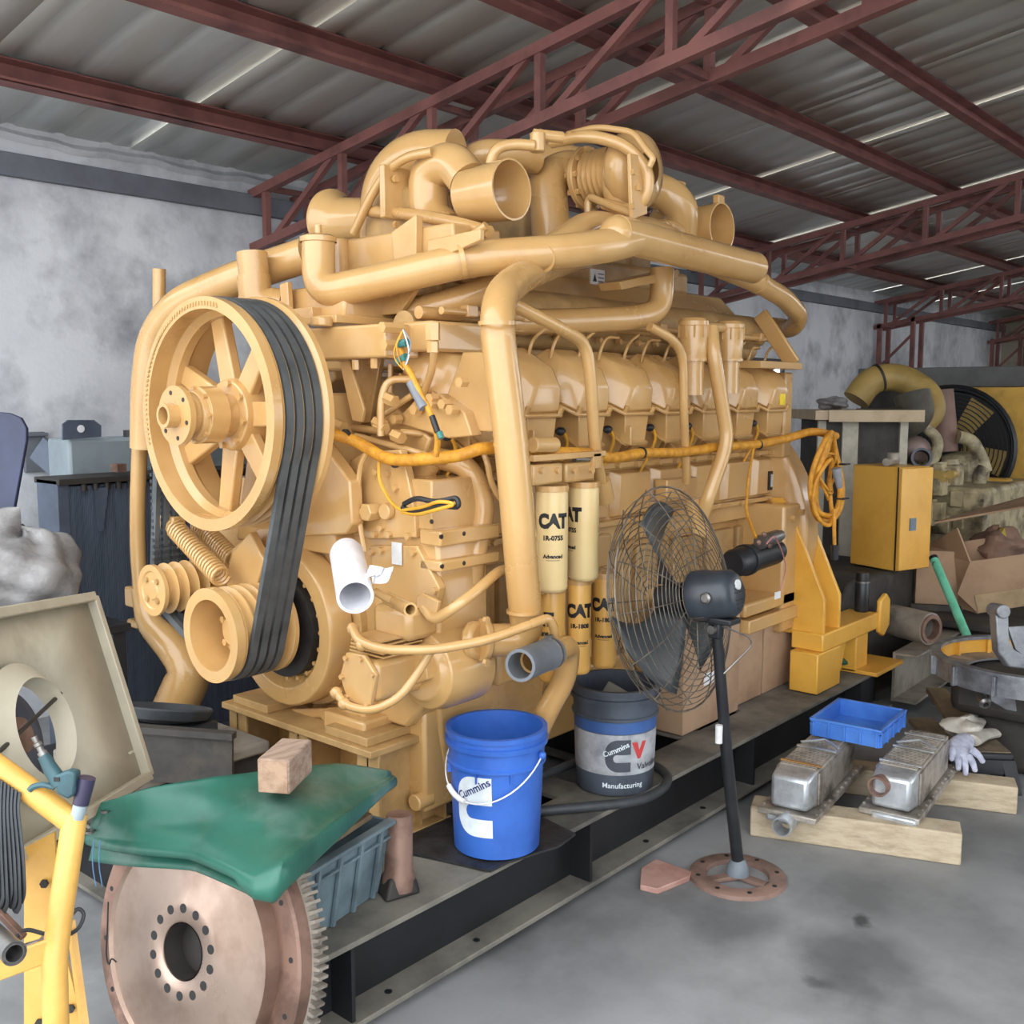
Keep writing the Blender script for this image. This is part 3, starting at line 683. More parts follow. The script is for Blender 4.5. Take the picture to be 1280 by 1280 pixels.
# ---- front top boxes
ep('front_upper_box', G().prism(px([(428, 300), (566, 277), (568, 318), (428, 350)], X=2.3), (.22, 0, 0)), bev=.008)
ep('front_upper_plate', G().prism(px([(489, 290), (520, 268), (520, 318), (492, 325)], X=2.27), (.03, 0, 0)), bev=.003)
ep('upper_bracket', G().prism(px([(534, 300), (600, 286), (600, 300), (560, 318), (534, 322)], X=2.28), (.02, 0, 0)), bev=.003)
ep('thermostat_box', fx(352, 358, 430, 402, 2.14, .3), bev=.012)
ep('thermostat_shelf', fx(340, 396, 420, 406, 2.08, .3), bev=.003)
ep('front_cross_beam', fx(356, 408, 482, 449, 2.08, .14), bev=.008)
ep('front_cross_beam', fx(482, 402, 540, 440, 2.18, .3), bev=.01)
ep('isolator', G().cyl(at(402, 408, X=2.06), at(402, 396, X=2.06), .035), bev=.005)
g = G()
for a, b in ((368, 452), (392, 455), (445, 450), (468, 448)): p = at(a, b, X=2.1); g.cyl(p, p-V((0, 0, .03)), .012, n=6)
ep('beam_bolts', g)
ep('brace_plate', G().prism(px([(424, 452), (436, 450), (455, 512), (452, 528), (440, 526)], X=2.14), (.012, 0, 0)), bev=.003)
ep('brace_plate', G().prism(px([(442, 450), (476, 446), (462, 528), (452, 530)], X=2.24), (.02, 0, 0)), bev=.003)
ep('brace_plate', G().prism(px([(480, 345), (540, 330), (500, 392), (470, 395)], X=2.3), (.02, 0, 0)), bev=.003)
ep('cowl_bracket', fx(358, 385, 390, 402, 2.1, .05), bev=.003)
# thermostat outlet, open at the top
a = at(315, 316, X=2.08); b = at(318, 352, X=2.08)
to = ep('thermostat_outlet', G().lathe(b, a-b, [(0, 1e-5), (0, .05), ((a-b).length, .052), ((a-b).length, .045), (.03, .04), (.03, 1e-5)], 32))
mk('elbow', G().tube(pt([(317, 345, 'X', 2.08), (320, 378, 'X', 2.08), (352, 382, 'X', 2.14)]), .056, 20, .07), YEL, to)
mk('clamp_ear', fx(302, 352, 309, 376, 2.04, .02), YEL, to, bev=.003)
g = G(); g.bolt(at(304, 356, X=2.04), -XA, .012, .012); g.bolt(at(304, 372, X=2.04), -XA, .012, .012); mk('ear_bolts', g, YEL, to)
ep('outlet_flange', G().prism(px([(349, 355), (359, 352), (362, 402), (352, 404)], X=2.1), (.02, 0, 0)), bev=.003)
# coolant pipe round the far side
ep('far_coolant_pipe', G().tube(pt([(385, 318, 'X', 2.24), (300, 346, 'X', 2.14), (222, 380, 'X', 2.05), (192, 420, 'X', 2.02), (184, 480, 'X', 2.0), (183, 560, 'X', 2.0)]), .06, 20, .12, 8))
ep('far_pipe_stub', G().pipe(at(199, 336, X=2.08), at(199, 385, X=2.08), .024, .018, 18))
ep('far_strap', G().tube(pt([(176, 530, 'X', 2.02), (172, 620, 'X', 2.02), (172, 690, 'X', 2.02), (177, 750, 'X', 2.02)]), .03, 12, .1))
lo = ep('far_pump_elbow', G().tube(pt([(177, 735, 'X', 2.02), (184, 778, 'X', 2.02), (214, 806, 'X', 2.06), (240, 838, 'X', 2.1), (212, 900, 'X', 2.06)]), [.04, .06, .065, .075, .088], 20, .06, 6))
mk('lug', fx(155, 735, 172, 760, 2.0, .04), YEL, lo, bev=.008); mk('lug', fx(158, 778, 190, 788, 2.0, .05), YEL, lo, bev=.008)
# ---- turbochargers
def elbow(name, pts, r, fil=.12, n=22): return ep(name, G().tube(pt(pts), r, n, fil, 9))
t1 = V((2.55, 0, 0))
p = at(452, 275, X=2.55); m = at(418, 278, X=2.55)
ep('air_inlet_bell', G().lathe(p, m-p, [(-.1, .075), (0, .08), ((m-p).length*.6, .086), ((m-p).length*.9, .108), ((m-p).length, .122), ((m-p).length+.012, .122), ((m-p).length, .1), (0, .065)], 36))
elbow('compressor_elbow', [(480, 300, 'X', 2.55), (482, 230, 'X', 2.55), (515, 195, 'X', 2.55), (570, 195, 'X', 2.6)], .088, .2)
elbow('turbine_volute', [(560, 290, 'X', 2.52), (535, 270, 'X', 2.52), (535, 215, 'X', 2.52), (565, 200, 'X', 2.52), (585, 225, 'X', 2.52)], .068, .12)
ep('turbo_clamp', G().prism(px([(512, 215), (528, 205), (532, 290), (516, 290)], X=2.5), (.02, 0, 0)), bev=.003)
pl = ep('turbo_flange', G().prism([(2.38, 2.66, at(570, 200, X=2.5).z), (2.66, 2.66, at(570, 200, X=2.5).z), (2.66, 2.66, at(570, 268, X=2.5).z), (2.38, 2.66, at(570, 268, X=2.5).z)], (0, -.025, 0)), bev=.004)
a = at(586, 246, X=2.5); b = at(640, 240, X=2.5); l = (b-a).length; ax = V((0, -1, .0))
ot = ep('exhaust_outlet', G().lathe((2.5, a.y, a.z), ax, [(0, .06), (0, .085), (.06, .088), (.1, .092), (l, .095), (l, .089), (.05, .08)], 40))
g = G()
for q in ((-.08, .08), (.08, .08), (-.08, -.07), (.08, -.07)): g.bolt((2.5+q[0], 2.63, a.z+q[1]), YN, .012, .014)
mk('flange_bolts', g, YEL, ot)
elbow('oil_drain_pipe', [(462, 264, 'X', 2.45), (520, 268, 'X', 2.42), (570, 278, 'X', 2.4), (612, 290, 'X', 2.4)], .02, .1, 12)
elbow('oil_feed_hose', [(442, 292, 'X', 2.42), (462, 248, 'X', 2.42), (485, 212, 'X', 2.42), (510, 195, 'X', 2.42), (540, 190, 'X', 2.45)], .016, .15, 10)
elbow('oil_feed_hose', [(612, 212, 'X', 2.5), (618, 186, 'X', 2.5), (640, 180, 'X', 2.55), (668, 182, 'X', 2.6)], .018, .06, 10)
elbow('oil_drain_pipe', [(572, 306, 'X', 2.36), (608, 282, 'X', 2.38)], .014, .02, 10)
ep('feed_fitting', G().cyl(at(672, 190, X=2.62), at(672, 166, X=2.62), .026, n=8), bev=.004)
ep('feed_fitting', G().cyl(at(666, 168, X=2.62), at(704, 172, X=2.7), .02, n=8), bev=.004)
ep('lift_lug', G().cyl(at(553, 186, X=2.5), at(553, 197, X=2.5), .035), bev=.005)
elbow('cross_pipe', [(582, 210, 'X', 2.75), (600, 192, 'X', 2.75), (640, 192, 'X', 2.85), (672, 200, 'X', 2.95)], .05, .1)
# second turbocharger: elbow, bolted flange, bellows, volute
TX = 3.1; ty = lambda x: at(x, 222, X=TX).y; tz = at(745, 222, X=TX).z
elbow('compressor_elbow', [(690, 310, 'X', 3.0), (684, 225, 'X', 3.02), (705, 212, 'X', TX), (735, 216, 'X', TX)], .072, .12)
d0 = ty(732); f = ep('bolted_flange', G().lathe((TX, d0, tz), YN, [(0, .06), (0, .115), (.022, .115), (.022, .06)], 40, True), bev=.003)
g = G()
for k in range(10): a = 2*PI*k/10; g.bolt((TX+.1*math.cos(a), d0-.022, tz+.1*math.sin(a)), YN, .011, .014); g.bolt((TX+.1*math.cos(a), d0, tz+.1*math.sin(a)), -YN, .011, .014)
mk('flange_bolts', g, YEL, f)
prof = []
w = d0-.022-ty(775)
for k in range(6): prof += [(w*k/6, .082), (w*(k+.5)/6, .098)]
ep('bellows', G().lathe((TX, d0-.022, tz), YN, prof+[(w, .085)], 40), ang=60)
vy = ty(775)
ep('turbine_volute', G().lathe((TX, vy, tz), YN, [(0, .06), (0, .1), (.01, .12), (.04, .138), (.075, .138), (.105, .12), (.115, .09), (.125, .06)], 40), ang=60)
elbow('turbine_volute', [(790, 262, 'X', 3.1), (772, 245, 'X', 3.05), (772, 205, 'X', 3.05), (790, 190, 'X', 3.1)], .055, .1)
pl = ep('turbo_bracket', G().prism([at(q[0], q[1], Y=vy-.16) for q in ((783, 192), (803, 196), (805, 268), (786, 275))], (0, -.015, 0)), bev=.003)
g = G()
for q in ((790, 215), (797, 235), (790, 258)): g.bolt(at(q[0], q[1], Y=vy-.175), YN, .01, .012)
mk('bracket_bolts', g, YEL, pl)
elbow('oil_feed_hose', [(690, 178, 'X', 2.9), (735, 168, 'X', 2.9), (785, 182, 'X', 2.95), (812, 215, 'X', 3.0), (808, 250, 'X', 3.0), (785, 264, 'X', 3.0), (755, 255, 'X', 3.0)], .021, .16, 12)
elbow('oil_feed_hose', [(710, 168, 'X', 2.95), (745, 158, 'X', 2.95), (792, 165, 'X', 2.95), (806, 185, 'X', 2.95), (817, 198, 'X', 2.95), (812, 208, 'X', 2.95)], .011, .06, 10)
elbow('drain_line', [(735, 268, 'X', 3.0), (735, 245, 'X', 3.0), (765, 258, 'X', 2.98), (795, 268, 'X', 2.98)], .014, .03, 10)
# third turbocharger at the rear
pl = ep('turbo_flange', G().prism([at(q[0], q[1], X=3.7) for q in ((820, 222), (832, 220), (832, 264), (820, 266))], (.16, 0, 0)), bev=.004)
elbow('compressor_elbow', [(800, 235, 'X', 3.6), (830, 240, 'X', 3.6), (852, 258, 'X', 3.65), (850, 300, 'X', 3.7)], .07, .14)
ep('turbine_volute', G().lathe(at(850, 285, X=3.85), YN, [(-.12, .06), (-.1, .1), (-.05, .125), (0, .125), (.04, .1), (.05, .09)], 36), ang=60)
a = at(858, 290, X=3.85); b = at(903, 286, X=3.85); l = a.y-b.y
ot = ep('exhaust_outlet', G().lathe((3.85, a.y, a.z), YN, [(0, .07), (0, .1), (.05, .098), (l, .103), (l, .096), (.04, .09)], 40))
pz = a.z
mk('outlet_flange', G().prism([(3.85+.125*math.cos(t*PI/4+.4)*(1.1 if t % 2 else .95), a.y+.01, pz+.125*math.sin(t*PI/4+.4)*(1.1 if t % 2 else .95)) for t in range(8)], (0, -.02, 0)), YEL, ot, bev=.004)
mk('lug', G().box((3.85, b.y+.02, pz+.115), (.05, .03, .035)), YEL, ot, bev=.005); mk('lug', G().box((3.77, b.y+.04, pz-.08), (.03, .03, .05)), YEL, ot, bev=.005)
ep('turbo_base', G().bb((2.5, 2.5, 2.1), (4.1, 2.92, 2.2)), YELD, bev=.02)
for X in (2.55, 3.1, 3.8): ep('turbo_pedestal', G().bb((X-.09, 2.56, 2.1), (X+.09, 2.84, 2.36)), YELD, bev=.02)
elbow('far_turbo_pipe', [(640, 200, 'X', 3.2), (700, 200, 'X', 3.4), (760, 215, 'X', 3.6)], .07, .1)
# ---- breather cans, their pipe and the fuel lines down the side
for x, y0, y1 in ((866, 398, 452), (911, 402, 452)):
    a = at(x, y1, Y=2.12); b = at(x, y0, Y=2.12); h = b.z-a.z
    c = ep('breather_can', G().lathe(a, (0, 0, 1), [(-.13, .046), (-.05, .044), (0, .046), (.0, .057), (.012, .057), (.016, .055), (h-.03, .057), (h-.028, .06), (h-.012, .06), (h, .05), (h, 1e-5)], 28))
    g = G()
    for k in range(10): t = 2*PI*k/10; g.box((a.x+.058*math.cos(t), a.y+.058*math.sin(t), a.z+h-.05), (.006, .006, .05))
    mk('can_ribs', g, YEL, c)
ep('breather_link', G().cyl(at(866, 408, Y=2.12), at(911, 410, Y=2.12), .02))
ep('breather_pipe', G().tube(pt([(889, 410, 'Y', 2.08), (892, 442, 'Y', 2.05), (909, 545, 'Y', 2.03), (904, 570, 'Y', 2.03), (884, 625, 'Y', 2.05), (878, 645, 'Y', 2.08)]), .028, 18, .07))
ep('breather_nozzle', G().prism(px([(866, 626), (888, 620), (886, 674), (870, 668)], Y=2.08), (0, .03, 0)), bev=.004)
ep('fuel_line', G().tube(pt([(636, 378, 'Y', 2.03), (700, 410, 'Y', 2.0), (732, 428, 'Y', 2.0), (738, 470, 'Y', 2.0), (744, 565, 'Y', 2.02), (754, 618, 'Y', 2.06)]), .0205, 14, .08))
ep('fuel_line_socket', G().cyl(at(752, 600, Y=2.05), at(756, 625, Y=2.06), .03, .036))
ep('fuel_line', G().tube(pt([(812, 408, 'Y', 2.08), (842, 424, 'Y', 2.05), (854, 445, 'Y', 2.05), (855, 520, 'Y', 2.06), (858, 602, 'Y', 2.14)]), .017, 14, .07))
ep('line_saddle', sx(834, 598, 872, 625, 2.2, .06), bev=.006)
ep('rear_strap', G().bar(at(950, 392, Y=2.3), at(992, 456, Y=2.14), .02, .075, (0, 1, 0)), bev=.006)
ep('rear_top_plate', sx(952, 452, 1003, 461, 2.1, .12), bev=.003)
ep('rear_end_panel', G().bb((4.48, 2.2, 1.36), (4.56, 3.1, 1.76)), bev=.01)
# ---- small lines, sensors and bracketry on the front right corner
for pts, r in (([(396, 548, 'X', 2.2), (425, 532, 'X', 2.2), (470, 538, 'X', 2.18), (560, 556, 'Y', 2.3), (640, 572, 'Y', 2.2)], .013),
               ([(445, 545, 'X', 2.15), (520, 565, 'X', 2.15), (600, 590, 'Y', 2.2)], .011),
               ([(500, 540, 'X', 2.16), (590, 548, 'Y', 2.22), (640, 556, 'Y', 2.15)], .011),
               ([(476, 545, 'X', 2.12), (476, 500, 'X', 2.12), (484, 474, 'X', 2.14), (520, 474, 'X', 2.2)], .012),
               ([(470, 525, 'X', 2.16), (515, 494, 'X', 2.2)], .010),
               ([(488, 500, 'X', 2.2), (488, 455, 'X', 2.2)], .009),
               ([(544, 412, 'X', 2.14), (541, 460, 'X', 2.16), (530, 490, 'X', 2.2)], .012),
               ([(565, 512, 'Y', 2.2), (588, 432, 'Y', 2.25), (600, 424, 'Y', 2.3)], .008),
               ([(588, 545, 'Y', 2.2), (608, 570, 'Y', 2.1), (614, 605, 'Y', 2.1), (628, 628, 'Y', 2.1), (640, 620, 'Y', 2.1)], .010)):
    ep('small_line', G().tube(pt(pts), r, 10, .04))
g = G()
for q in ((476, 535), (474, 530), (497, 546), (424, 532), (488, 500)): g.cyl(at(q[0]-5, q[1]-3, X=2.13), at(q[0]+6, q[1]+2, X=2.13), .019, n=6)
ep('line_fittings', g)
ep('head_end_plate', G().prism(px([(492, 528), (520, 498), (548, 492), (580, 515), (590, 545), (560, 548)], X=2.2), (.05, 0, 0)), bev=.005)
ep('head_end_plate', G().prism(px([(556, 500), (578, 440), (632, 440), (632, 540), (600, 540)], X=2.24), (.03, 0, 0)), bev=.005)
g = G()
for q in ((500, 524), (525, 512), (545, 498), (560, 505), (570, 512), (545, 505), (582, 478)): p = at(q[0], q[1], X=2.19); g.cyl(p, p-XA*.03, .016, n=6)
ep('end_plate_bolts', g)
g = G()
for q in ((489, 410), (491, 432)): p = at(q[0]+4, q[1], X=2.08); g.cyl(p+XA*.03, p-XA*.05, .017, n=6)
ep('sensor', g); g = G(); p = at(541, 412, X=2.1); g.cyl(p+V((0, 0, .02)), p-V((0, 0, .03)), .022, n=6); g.cyl(p-V((0, 0, .035)), p-V((0, 0, .065)), .018, n=6); ep('elbow_fitting', g)
# ---- wiring loom
HX = [(400, 540, 'X', 2.02), (428, 545, 'X', 2.04), (452, 555, 'X', 2.06), (478, 572, 'X', 2.06), (500, 576, 'X', 2.06), (540, 573, 'X', 2.08), (575, 570, 'Y', 2.06), (600, 560, 'Y', 2.02), (640, 561, 'Y', 2.03), (695, 566, 'Y', 2.0), (735, 566, 'Y', 2.02), (765, 574, 'Y', 2.05), (800, 566, 'Y', 2.06), (850, 566, 'Y', 2.08), (900, 558, 'Y', 2.08), (945, 556, 'Y', 2.08), (985, 548, 'Y', 2.08), (1015, 538, 'Y', 2.05), (1045, 545, 'Y', 2.03)]
lm = ep('wiring_loom', G().tube(pt(HX), .0185, 12, .08, 5), HARN, label='orange corrugated wiring loom')
g = G()
for q in ((432, 545, 'X', 2.04), (494, 576, 'X', 2.06), (802, 566, 'Y', 2.06), (948, 556, 'Y', 2.08)): p = pt([q])[0]; g.cyl(p-XA*.004+V((0, .0, 0)), p+XA*.004, .0215, n=14)
mk('cable_tie', g, INK, lm)
mk('loom_branch', G().tube(pt([(545, 570, 'X', 2.06), (548, 548, 'X', 2.05), (538, 515, 'X', 2.03), (524, 490, 'X', 2.02), (516, 470, 'X', 2.02), (505, 455, 'X', 2.03), (500, 425, 'X', 2.05)]), .009, 10, .05), HARN, lm)
mk('loom_branch', G().tube(pt([(474, 572, 'X', 2.06), (473, 600, 'X', 2.06), (490, 632, 'X', 2.06), (512, 642, 'X', 2.06), (540, 630, 'X', 2.05)]), .0055, 8, .05), WIRE, lm)
mk('loom_branch', G().tube(pt([(942, 560, 'Y', 2.07), (935, 600, 'Y', 2.1), (932, 640, 'Y', 2.06), (945, 672, 'Y', 1.97)]), .006, 8, .05), HARN, lm)
TEAL = M('teal_connector', (60, 122, 116)); GRC = M('grey_connector', (138, 140, 146))
a = at(514, 478, X=2.02); b = at(530, 510, X=2.02); mk('connector', G().cyl(a, b, .015, n=12), GRC, lm)
mk('connector', G().cyl(at(540, 520, X=2.03), at(547, 540, X=2.03), .009, n=10), BLK, lm)
for q in ((499, 430, 506, 428), (497, 452, 505, 446)): mk('connector', G().cyl(at(q[0], q[1], X=2.03), at(q[2]+3, q[3], X=2.03), .012, n=8), TEAL, lm)
mk('connector', G().cyl(at(549, 540, X=2.03), at(552, 548, X=2.03), .009, n=8), TEAL, lm)
for k in range(4): mk('loose_wire', G().tube([at(504+[9, -11, 7, -8][k]*math.sin(t*PI)+(2 if k < 2 else -1)*math.sin(2*PI*t), 412+50*t, X=2.03-.02*math.sin(t*PI)) for t in [q/10 for q in range(11)]], .0022, 6), (GRC, WIRE, LABW, HARN)[k], lm)
cb = ep('spare_lead_bundle', G().tube(pt([(505, 630, 'X', 2.03), (520, 622, 'X', 2.03), (545, 628, 'X', 2.03), (572, 622, 'X', 2.04), (574, 634, 'X', 2.04), (545, 632, 'X', 2.03), (515, 640, 'X', 2.03), (503, 634, 'X', 2.03)]), .008, 8, .03), BLK, label='black and yellow spare wire bundle')
mk('yellow_leads', G().tube(pt([(503, 638, 'X', 2.025), (530, 634, 'X', 2.025), (548, 626, 'X', 2.02), (572, 630, 'X', 2.03), (550, 636, 'X', 2.02), (520, 644, 'X', 2.025), (503, 640, 'X', 2.03)]), .0055, 8, .03), WIRE, cb)
# coil of spare loom hung at the rear
cc = at(1034, 598, Y=1.98)
def coil(rx, rz, r, dx, ph, mat, nm='loom_coil', dz=0):
    pts = []
    for k in range(40):
        a = 2*PI*k/40+ph; pts.append((cc.x+dx+rx*math.cos(a)*1.25, cc.y+.02*math.sin(a*2+ph)+dx*.3, cc.z+dz+rz*math.sin(a)))
    return G().tube(pts, r, 10, closed=True)
co = ep('cable_coil', coil(.105, .2, .017, .03, 0, HARN), HARN, label='hanging coil of orange wiring loom')
for i, (rx, rz, r, dx, dz) in enumerate(((.09, .18, .014, .05, .0), (.115, .19, .012, .0, .02), (.07, .15, .01, -.04, -.06), (.06, .09, .006, .02, .02), (.055, .085, .006, -.01, .03), (.065, .1, .006, .03, .0))):
    mk('coil_turn', coil(rx, rz, r, dx, i*.6, HARN, dz=dz), HARN, co)
mk('connector', G().cyl(cc+V((-.02, -.05, .05)), cc+V((.0, -.06, -.04)), .022, .014), GRC, co)
mk('tail_lead', G().tube([cc+V((.0, -.04, -.14)), cc+V((-.02, -.05, -.22)), cc+V((-.01, -.05, -.3))], .009, 8), HARN, co)
mk('tail_plug', G().cyl(cc+V((-.01, -.05, -.3)), cc+V((-.0, -.05, -.37)), .016), BLK, co)
for k in range(2): mk('cable_tie', G().box(cc+V((.12, -.02, .06-.16*k)), (.06, .05, .006)), INK, co)
# ---- front mount and sump details
ep('front_mount', G().prism(px([(312, 872), (330, 868), (338, 888), (440, 884), (454, 872), (456, 915), (418, 922), (400, 898), (350, 902), (312, 900)], X=2.06), (.14, 0, 0)), bev=.008)
ep('front_mount_foot', fx(404, 896, 455, 925, 2.02, .2), bev=.008)
sm = ep('sump_front', G().prism([(2.16, 2.24, .70), (2.16, 2.24, .34), (2.16, 3.1, .34), (2.16, 3.1, .70)], (.3, 0, 0)), bev=.012)
mk('sump_side', G().prism([(2.2, 2.22, .72), (2.75, 2.22, .72), (2.7, 2.24, .36), (2.26, 2.24, .36)], (0, .1, 0)), YEL, sm, bev=.012)
p = at(536, 985, X=2.2); mk('drain_plug', G().cyl((2.2, 2.26, .38), (2.13, 2.26, .38), .028, n=10), YEL, sm, bev=.004)
ep('sump_rib', G().bb((2.2, 2.205, .70), (2.75, 2.26, .73)), bev=.004)
ep('lower_lug', G().box(at(578, 845, Y=2.15)+V((0, .03, 0)), (.09, .08, .16)), bev=.015)
g = G()
for q in ((586, 832), (588, 856)): p = at(q[0], q[1], Y=2.14); g.pipe(p+V((0, .02, 0)), p-V((0, .015, 0)), .022, .009, 16)
ep('lug_bosses', g)
# ================================================================== stands
def stand_front():
    s = thing('support_stand', (2.1, 2.75, .27), 'sand-yellow welded steel trestle under the front of the engine', 'stand')
    zt = at(380, 905, X=2.0).z-.02
    yl = at(290, 905, X=2.0).y; yr = at(476, 940, X=2.0).y
    mk('top_plate', G().bb((1.96, yr, zt), (2.3, yl, zt+.022)), YELD, s, bev=.003)
    mk('spacer_plate', G().bb((1.98, yr+.04, zt+.022), (2.26, yr+.24, zt+.05)), YELD, s, bev=.003)
    mk('spacer_plate', G().bb((1.98, yl-.24, zt+.022), (2.26, yl-.04, zt+.05)), YELD, s, bev=.003)
    for y in (yl-.05, (yl+yr)/2, yr+.05):
        mk('leg', G().bb((1.99, y-.05, .27), (2.0, y+.05, zt)).bb((1.99, y-.005, .27), (2.28, y+.005, zt)).bb((2.27, y-.05, .27), (2.28, y+.05, zt)), YELD, s, bev=.002)
    mk('back_plate', G().bb((2.18, yr+.02, .27), (2.19, yl-.02, zt)), YELD, s)
    mk('base_plate', G().bb((1.96, yr, .27), (2.3, yl, .285)), YELD, s)
stand_front()
def stand_rear():
    Y = 1.96
    p = at(1027, 862, Z=.275); q = at(1078, 845, Z=.275)
    s = thing('support_stand', (4.7, 2.05, .27), 'bright yellow two-legged stand with gusset plates beside the rear skid', 'stand')
    x0 = at(1034, 820, Y=Y).x; x1 = at(1098, 780, Y=Y).x; zt = at(1068, 778, Y=Y).z; zb = zt-.085
    mk('beam', G().bb((x0-.05, Y, zb), (x1, Y+.16, zt)), BRI, s, bev=.008)
    mk('leg', G().bb((at(1025, 820, Y=Y).x-.02, Y, .275), (at(1054, 830, Y=Y).x-.03, Y+.14, zb)), BRI, s, bev=.006)
    mk('leg', G().bb((at(1076, 800, Y=Y).x, Y+.02, .275), (at(1090, 800, Y=Y).x, Y+.16, zb)), BRI, s, bev=.006)
    mk('foot_plate', G().bb((at(1076, 800, Y=Y).x, Y-.09, .272), (at(1100, 800, Y=Y).x+.1, Y+.14, .292)), BRI, s, bev=.004)
    mk('end_plate', G().prism([(x1, Y-.01, zt+.06), (x1, Y-.01, zb-.02), (x1+.06, Y-.01, zb-.05), (x1+.13, Y-.01, zb), (x1+.13, Y-.01, zt+.05), (x1+.08, Y-.01, zt+.09)], (0, .025, 0)), BRI, s, bev=.008)
    for xx in (x0-.03, x0+.14):
        mk('gusset', G().prism([(xx, Y+.01, zt-.02), (xx, Y+.36, zt-.02), (xx, Y+.36, zt+.62), (xx, Y+.24, zt+.62), (xx, Y+.2, zt+.58), (xx, Y+.01, zt+.16)], (.022, 0, 0)), BRI, s, bev=.004)
    mk('long_rail', G().bb((4.0, 2.1, .61), (x0, 2.18, .67)), YEL, s, bev=.006)
    mk('brace', G().prism([(x0+.16, Y+.05, zb), (x0+.34, Y+.05, zb), (x0+.28, Y+.05, zb-.16)], (0, .012, 0)), BRI, s)
    mk('back_plate', G().bb((x0-.1, 2.3, .62), (x0+.25, 2.32, zt+.5)), BRI, s)
    return x0, x1, zt
RS = stand_rear()


# ================================================================== skid frame
SKB = M('black_skid_paint', (30, 31, 35), (22, 22, 25), rough=.5, scale=4)
DUST = M('dusty_flange', (128, 124, 114), (98, 95, 88), rough=.75, scale=4, c3=(66, 64, 62), s3=2.2, lo3=.5, hi3=.7)
SK = thing('skid_frame', (3.2, 2.7, 0), 'long black welded I-beam skid with dusty flanges under the engine', 'skid')
SZ = .27
for y0, y1 in ((1.92, 2.12), (3.3, 3.5)):
    ym = (y0+y1)/2
    mk('top_flange', G().bb((1.47, y0, SZ-.016), (5.25, y1, SZ)), DUST, SK, bev=.002)
    mk('bottom_flange', G().bb((1.47, y0, .03), (5.25, y1, .046)), DUST, SK, bev=.002)
    mk('web', G().bb((1.47, ym-.007, .046), (5.25, ym+.007, SZ-.016)), SKB, SK)
    for x in (1.6, 2.62, 3.75, 4.85): mk('stiffener', G().bb((x-.006, y0+.01, .046), (x+.006, y1-.01, SZ-.016)), SKB, SK)
    for x in (1.7, 2.5, 3.9, 5.0): mk('shoe', G().bb((x-.08, y0+.04, 0), (x+.08, y1-.04, .03)), SKB, SK)
for x0, x1 in ((1.5, 1.6), (1.9, 2.4), (2.68, 2.82), (3.5, 3.62), (3.98, 4.62), (5.1, 5.25)):
    mk('cross_flange', G().bb((x0, 2.12, SZ-.014), (x1, 3.3, SZ-.001)), DUST, SK)
    xm = (x0+x1)/2; mk('cross_web', G().bb((xm-.007, 2.03, .046), (xm+.007, 3.39, SZ-.014)), SKB, SK)
    mk('cross_flange', G().bb((x0, 2.12, .031), (x1, 3.3, .045)), DUST, SK)
g = G()
for x in (1.75, 2.1, 3.0, 3.4, 4.3): g.cyl((x, 1.965, .047), (x, 1.965, .0485), .011, n=12)
mk('bolt_holes', g, SKB, SK)
# ================================================================== buckets and hose on the skid
BLUE = M('blue_plastic', (58, 106, 194), (46, 90, 172), rough=.38, scale=5, c3=(30, 58, 120), s3=3, lo3=.58, hi3=.8)
GRB = M('grimy_grey_plastic', (78, 86, 98), (58, 63, 72), rough=.5, scale=5, c3=(44, 46, 50), s3=4)
BLUS = M('faded_blue_plastic', (62, 98, 160), rough=.5)
def logo_c(w, h):
    """flat C emblem: rounded on the left, cut square on the right, notch opening to the right"""
    out = [(w/2, h/2)]; r = w*.5
    for k in range(9): a = PI/2+PI/2*k/8; out.append((-w/2+r+r*math.cos(a), h/2-r+r*math.sin(a)))
    for k in range(9): a = PI+PI/2*k/8; out.append((-w/2+r+r*math.cos(a), -h/2+r+r*math.sin(a)))
    out += [(w/2, -h/2), (w/2, -h*.2)]
    for k in range(7): a = -PI/2-PI*k/6; out.append((-w*.06+h*.1*math.cos(a), -h*.08+h*.12*math.sin(a)))
    out += [(w/2, h*.04)]
    return out
def bucket(name, c, r0, r1, h, mat, label, handle, inside):
    t = thing(name, c, label, 'bucket'); c = V(c); f = lambda z: r0+(r1-r0)*(z-c.z)/h
    pr = [(.004, 1e-5), (0, r0*.93), (.004, r0), (h*.72, f(c.z+h*.72)), (h*.72, f(c.z+h*.72)+.008), (h*.74, f(c.z+h*.74)+.008), (h*.75, f(c.z+h*.75)+.002), (h*.87, f(c.z+h*.87)+.002), (h*.875, f(c.z+h*.88)+.011), (h*.915, r1+.011), (h*.92, r1+.003), (h*.955, r1+.003), (h*.96, r1+.008), (h, r1+.008), (h, r1-.006), (.012, r0-.006), (.012, 1e-5)]
    mk('shell', G().lathe(c, (0, 0, 1), pr, 64), mat, t)
    return t, f
bc = at(621, 1053, Z=.283); BC = V((bc.x, bc.y, .283))
b1, f1 = bucket('plastic_bucket', BC, .131, .147, .375, BLUE, 'clean bright blue plastic bucket with white emblem and wire handle', True, None)
az = math.atan2(-BC.y, -BC.x)-.52
def decal(parent, g, c, ang, z, mat, f, eps, nm='lettering'): return mk(nm, wrap(g, c, .1, ang, z, eps, f), mat, parent, ang=180)
LBW = M('white_print', (232, 240, 246), rough=.5); NAVY = M('navy_print', (28, 48, 108), rough=.5)
decal(b1, sheet_poly(logo_c(.118, .185), .016), BC, az, BC.z+.165, LBW, f1, .0015, 'emblem')
def rot2(g, a): return g.rot(Matrix.Rotation(a, 3, 'Z'))
tx = rot2(text_g('Cummins', .034, .02, squeeze=.95), .52).move((.0, .052, 0)); decal(b1, tx, BC, az, BC.z+.165, NAVY, f1, .0028)
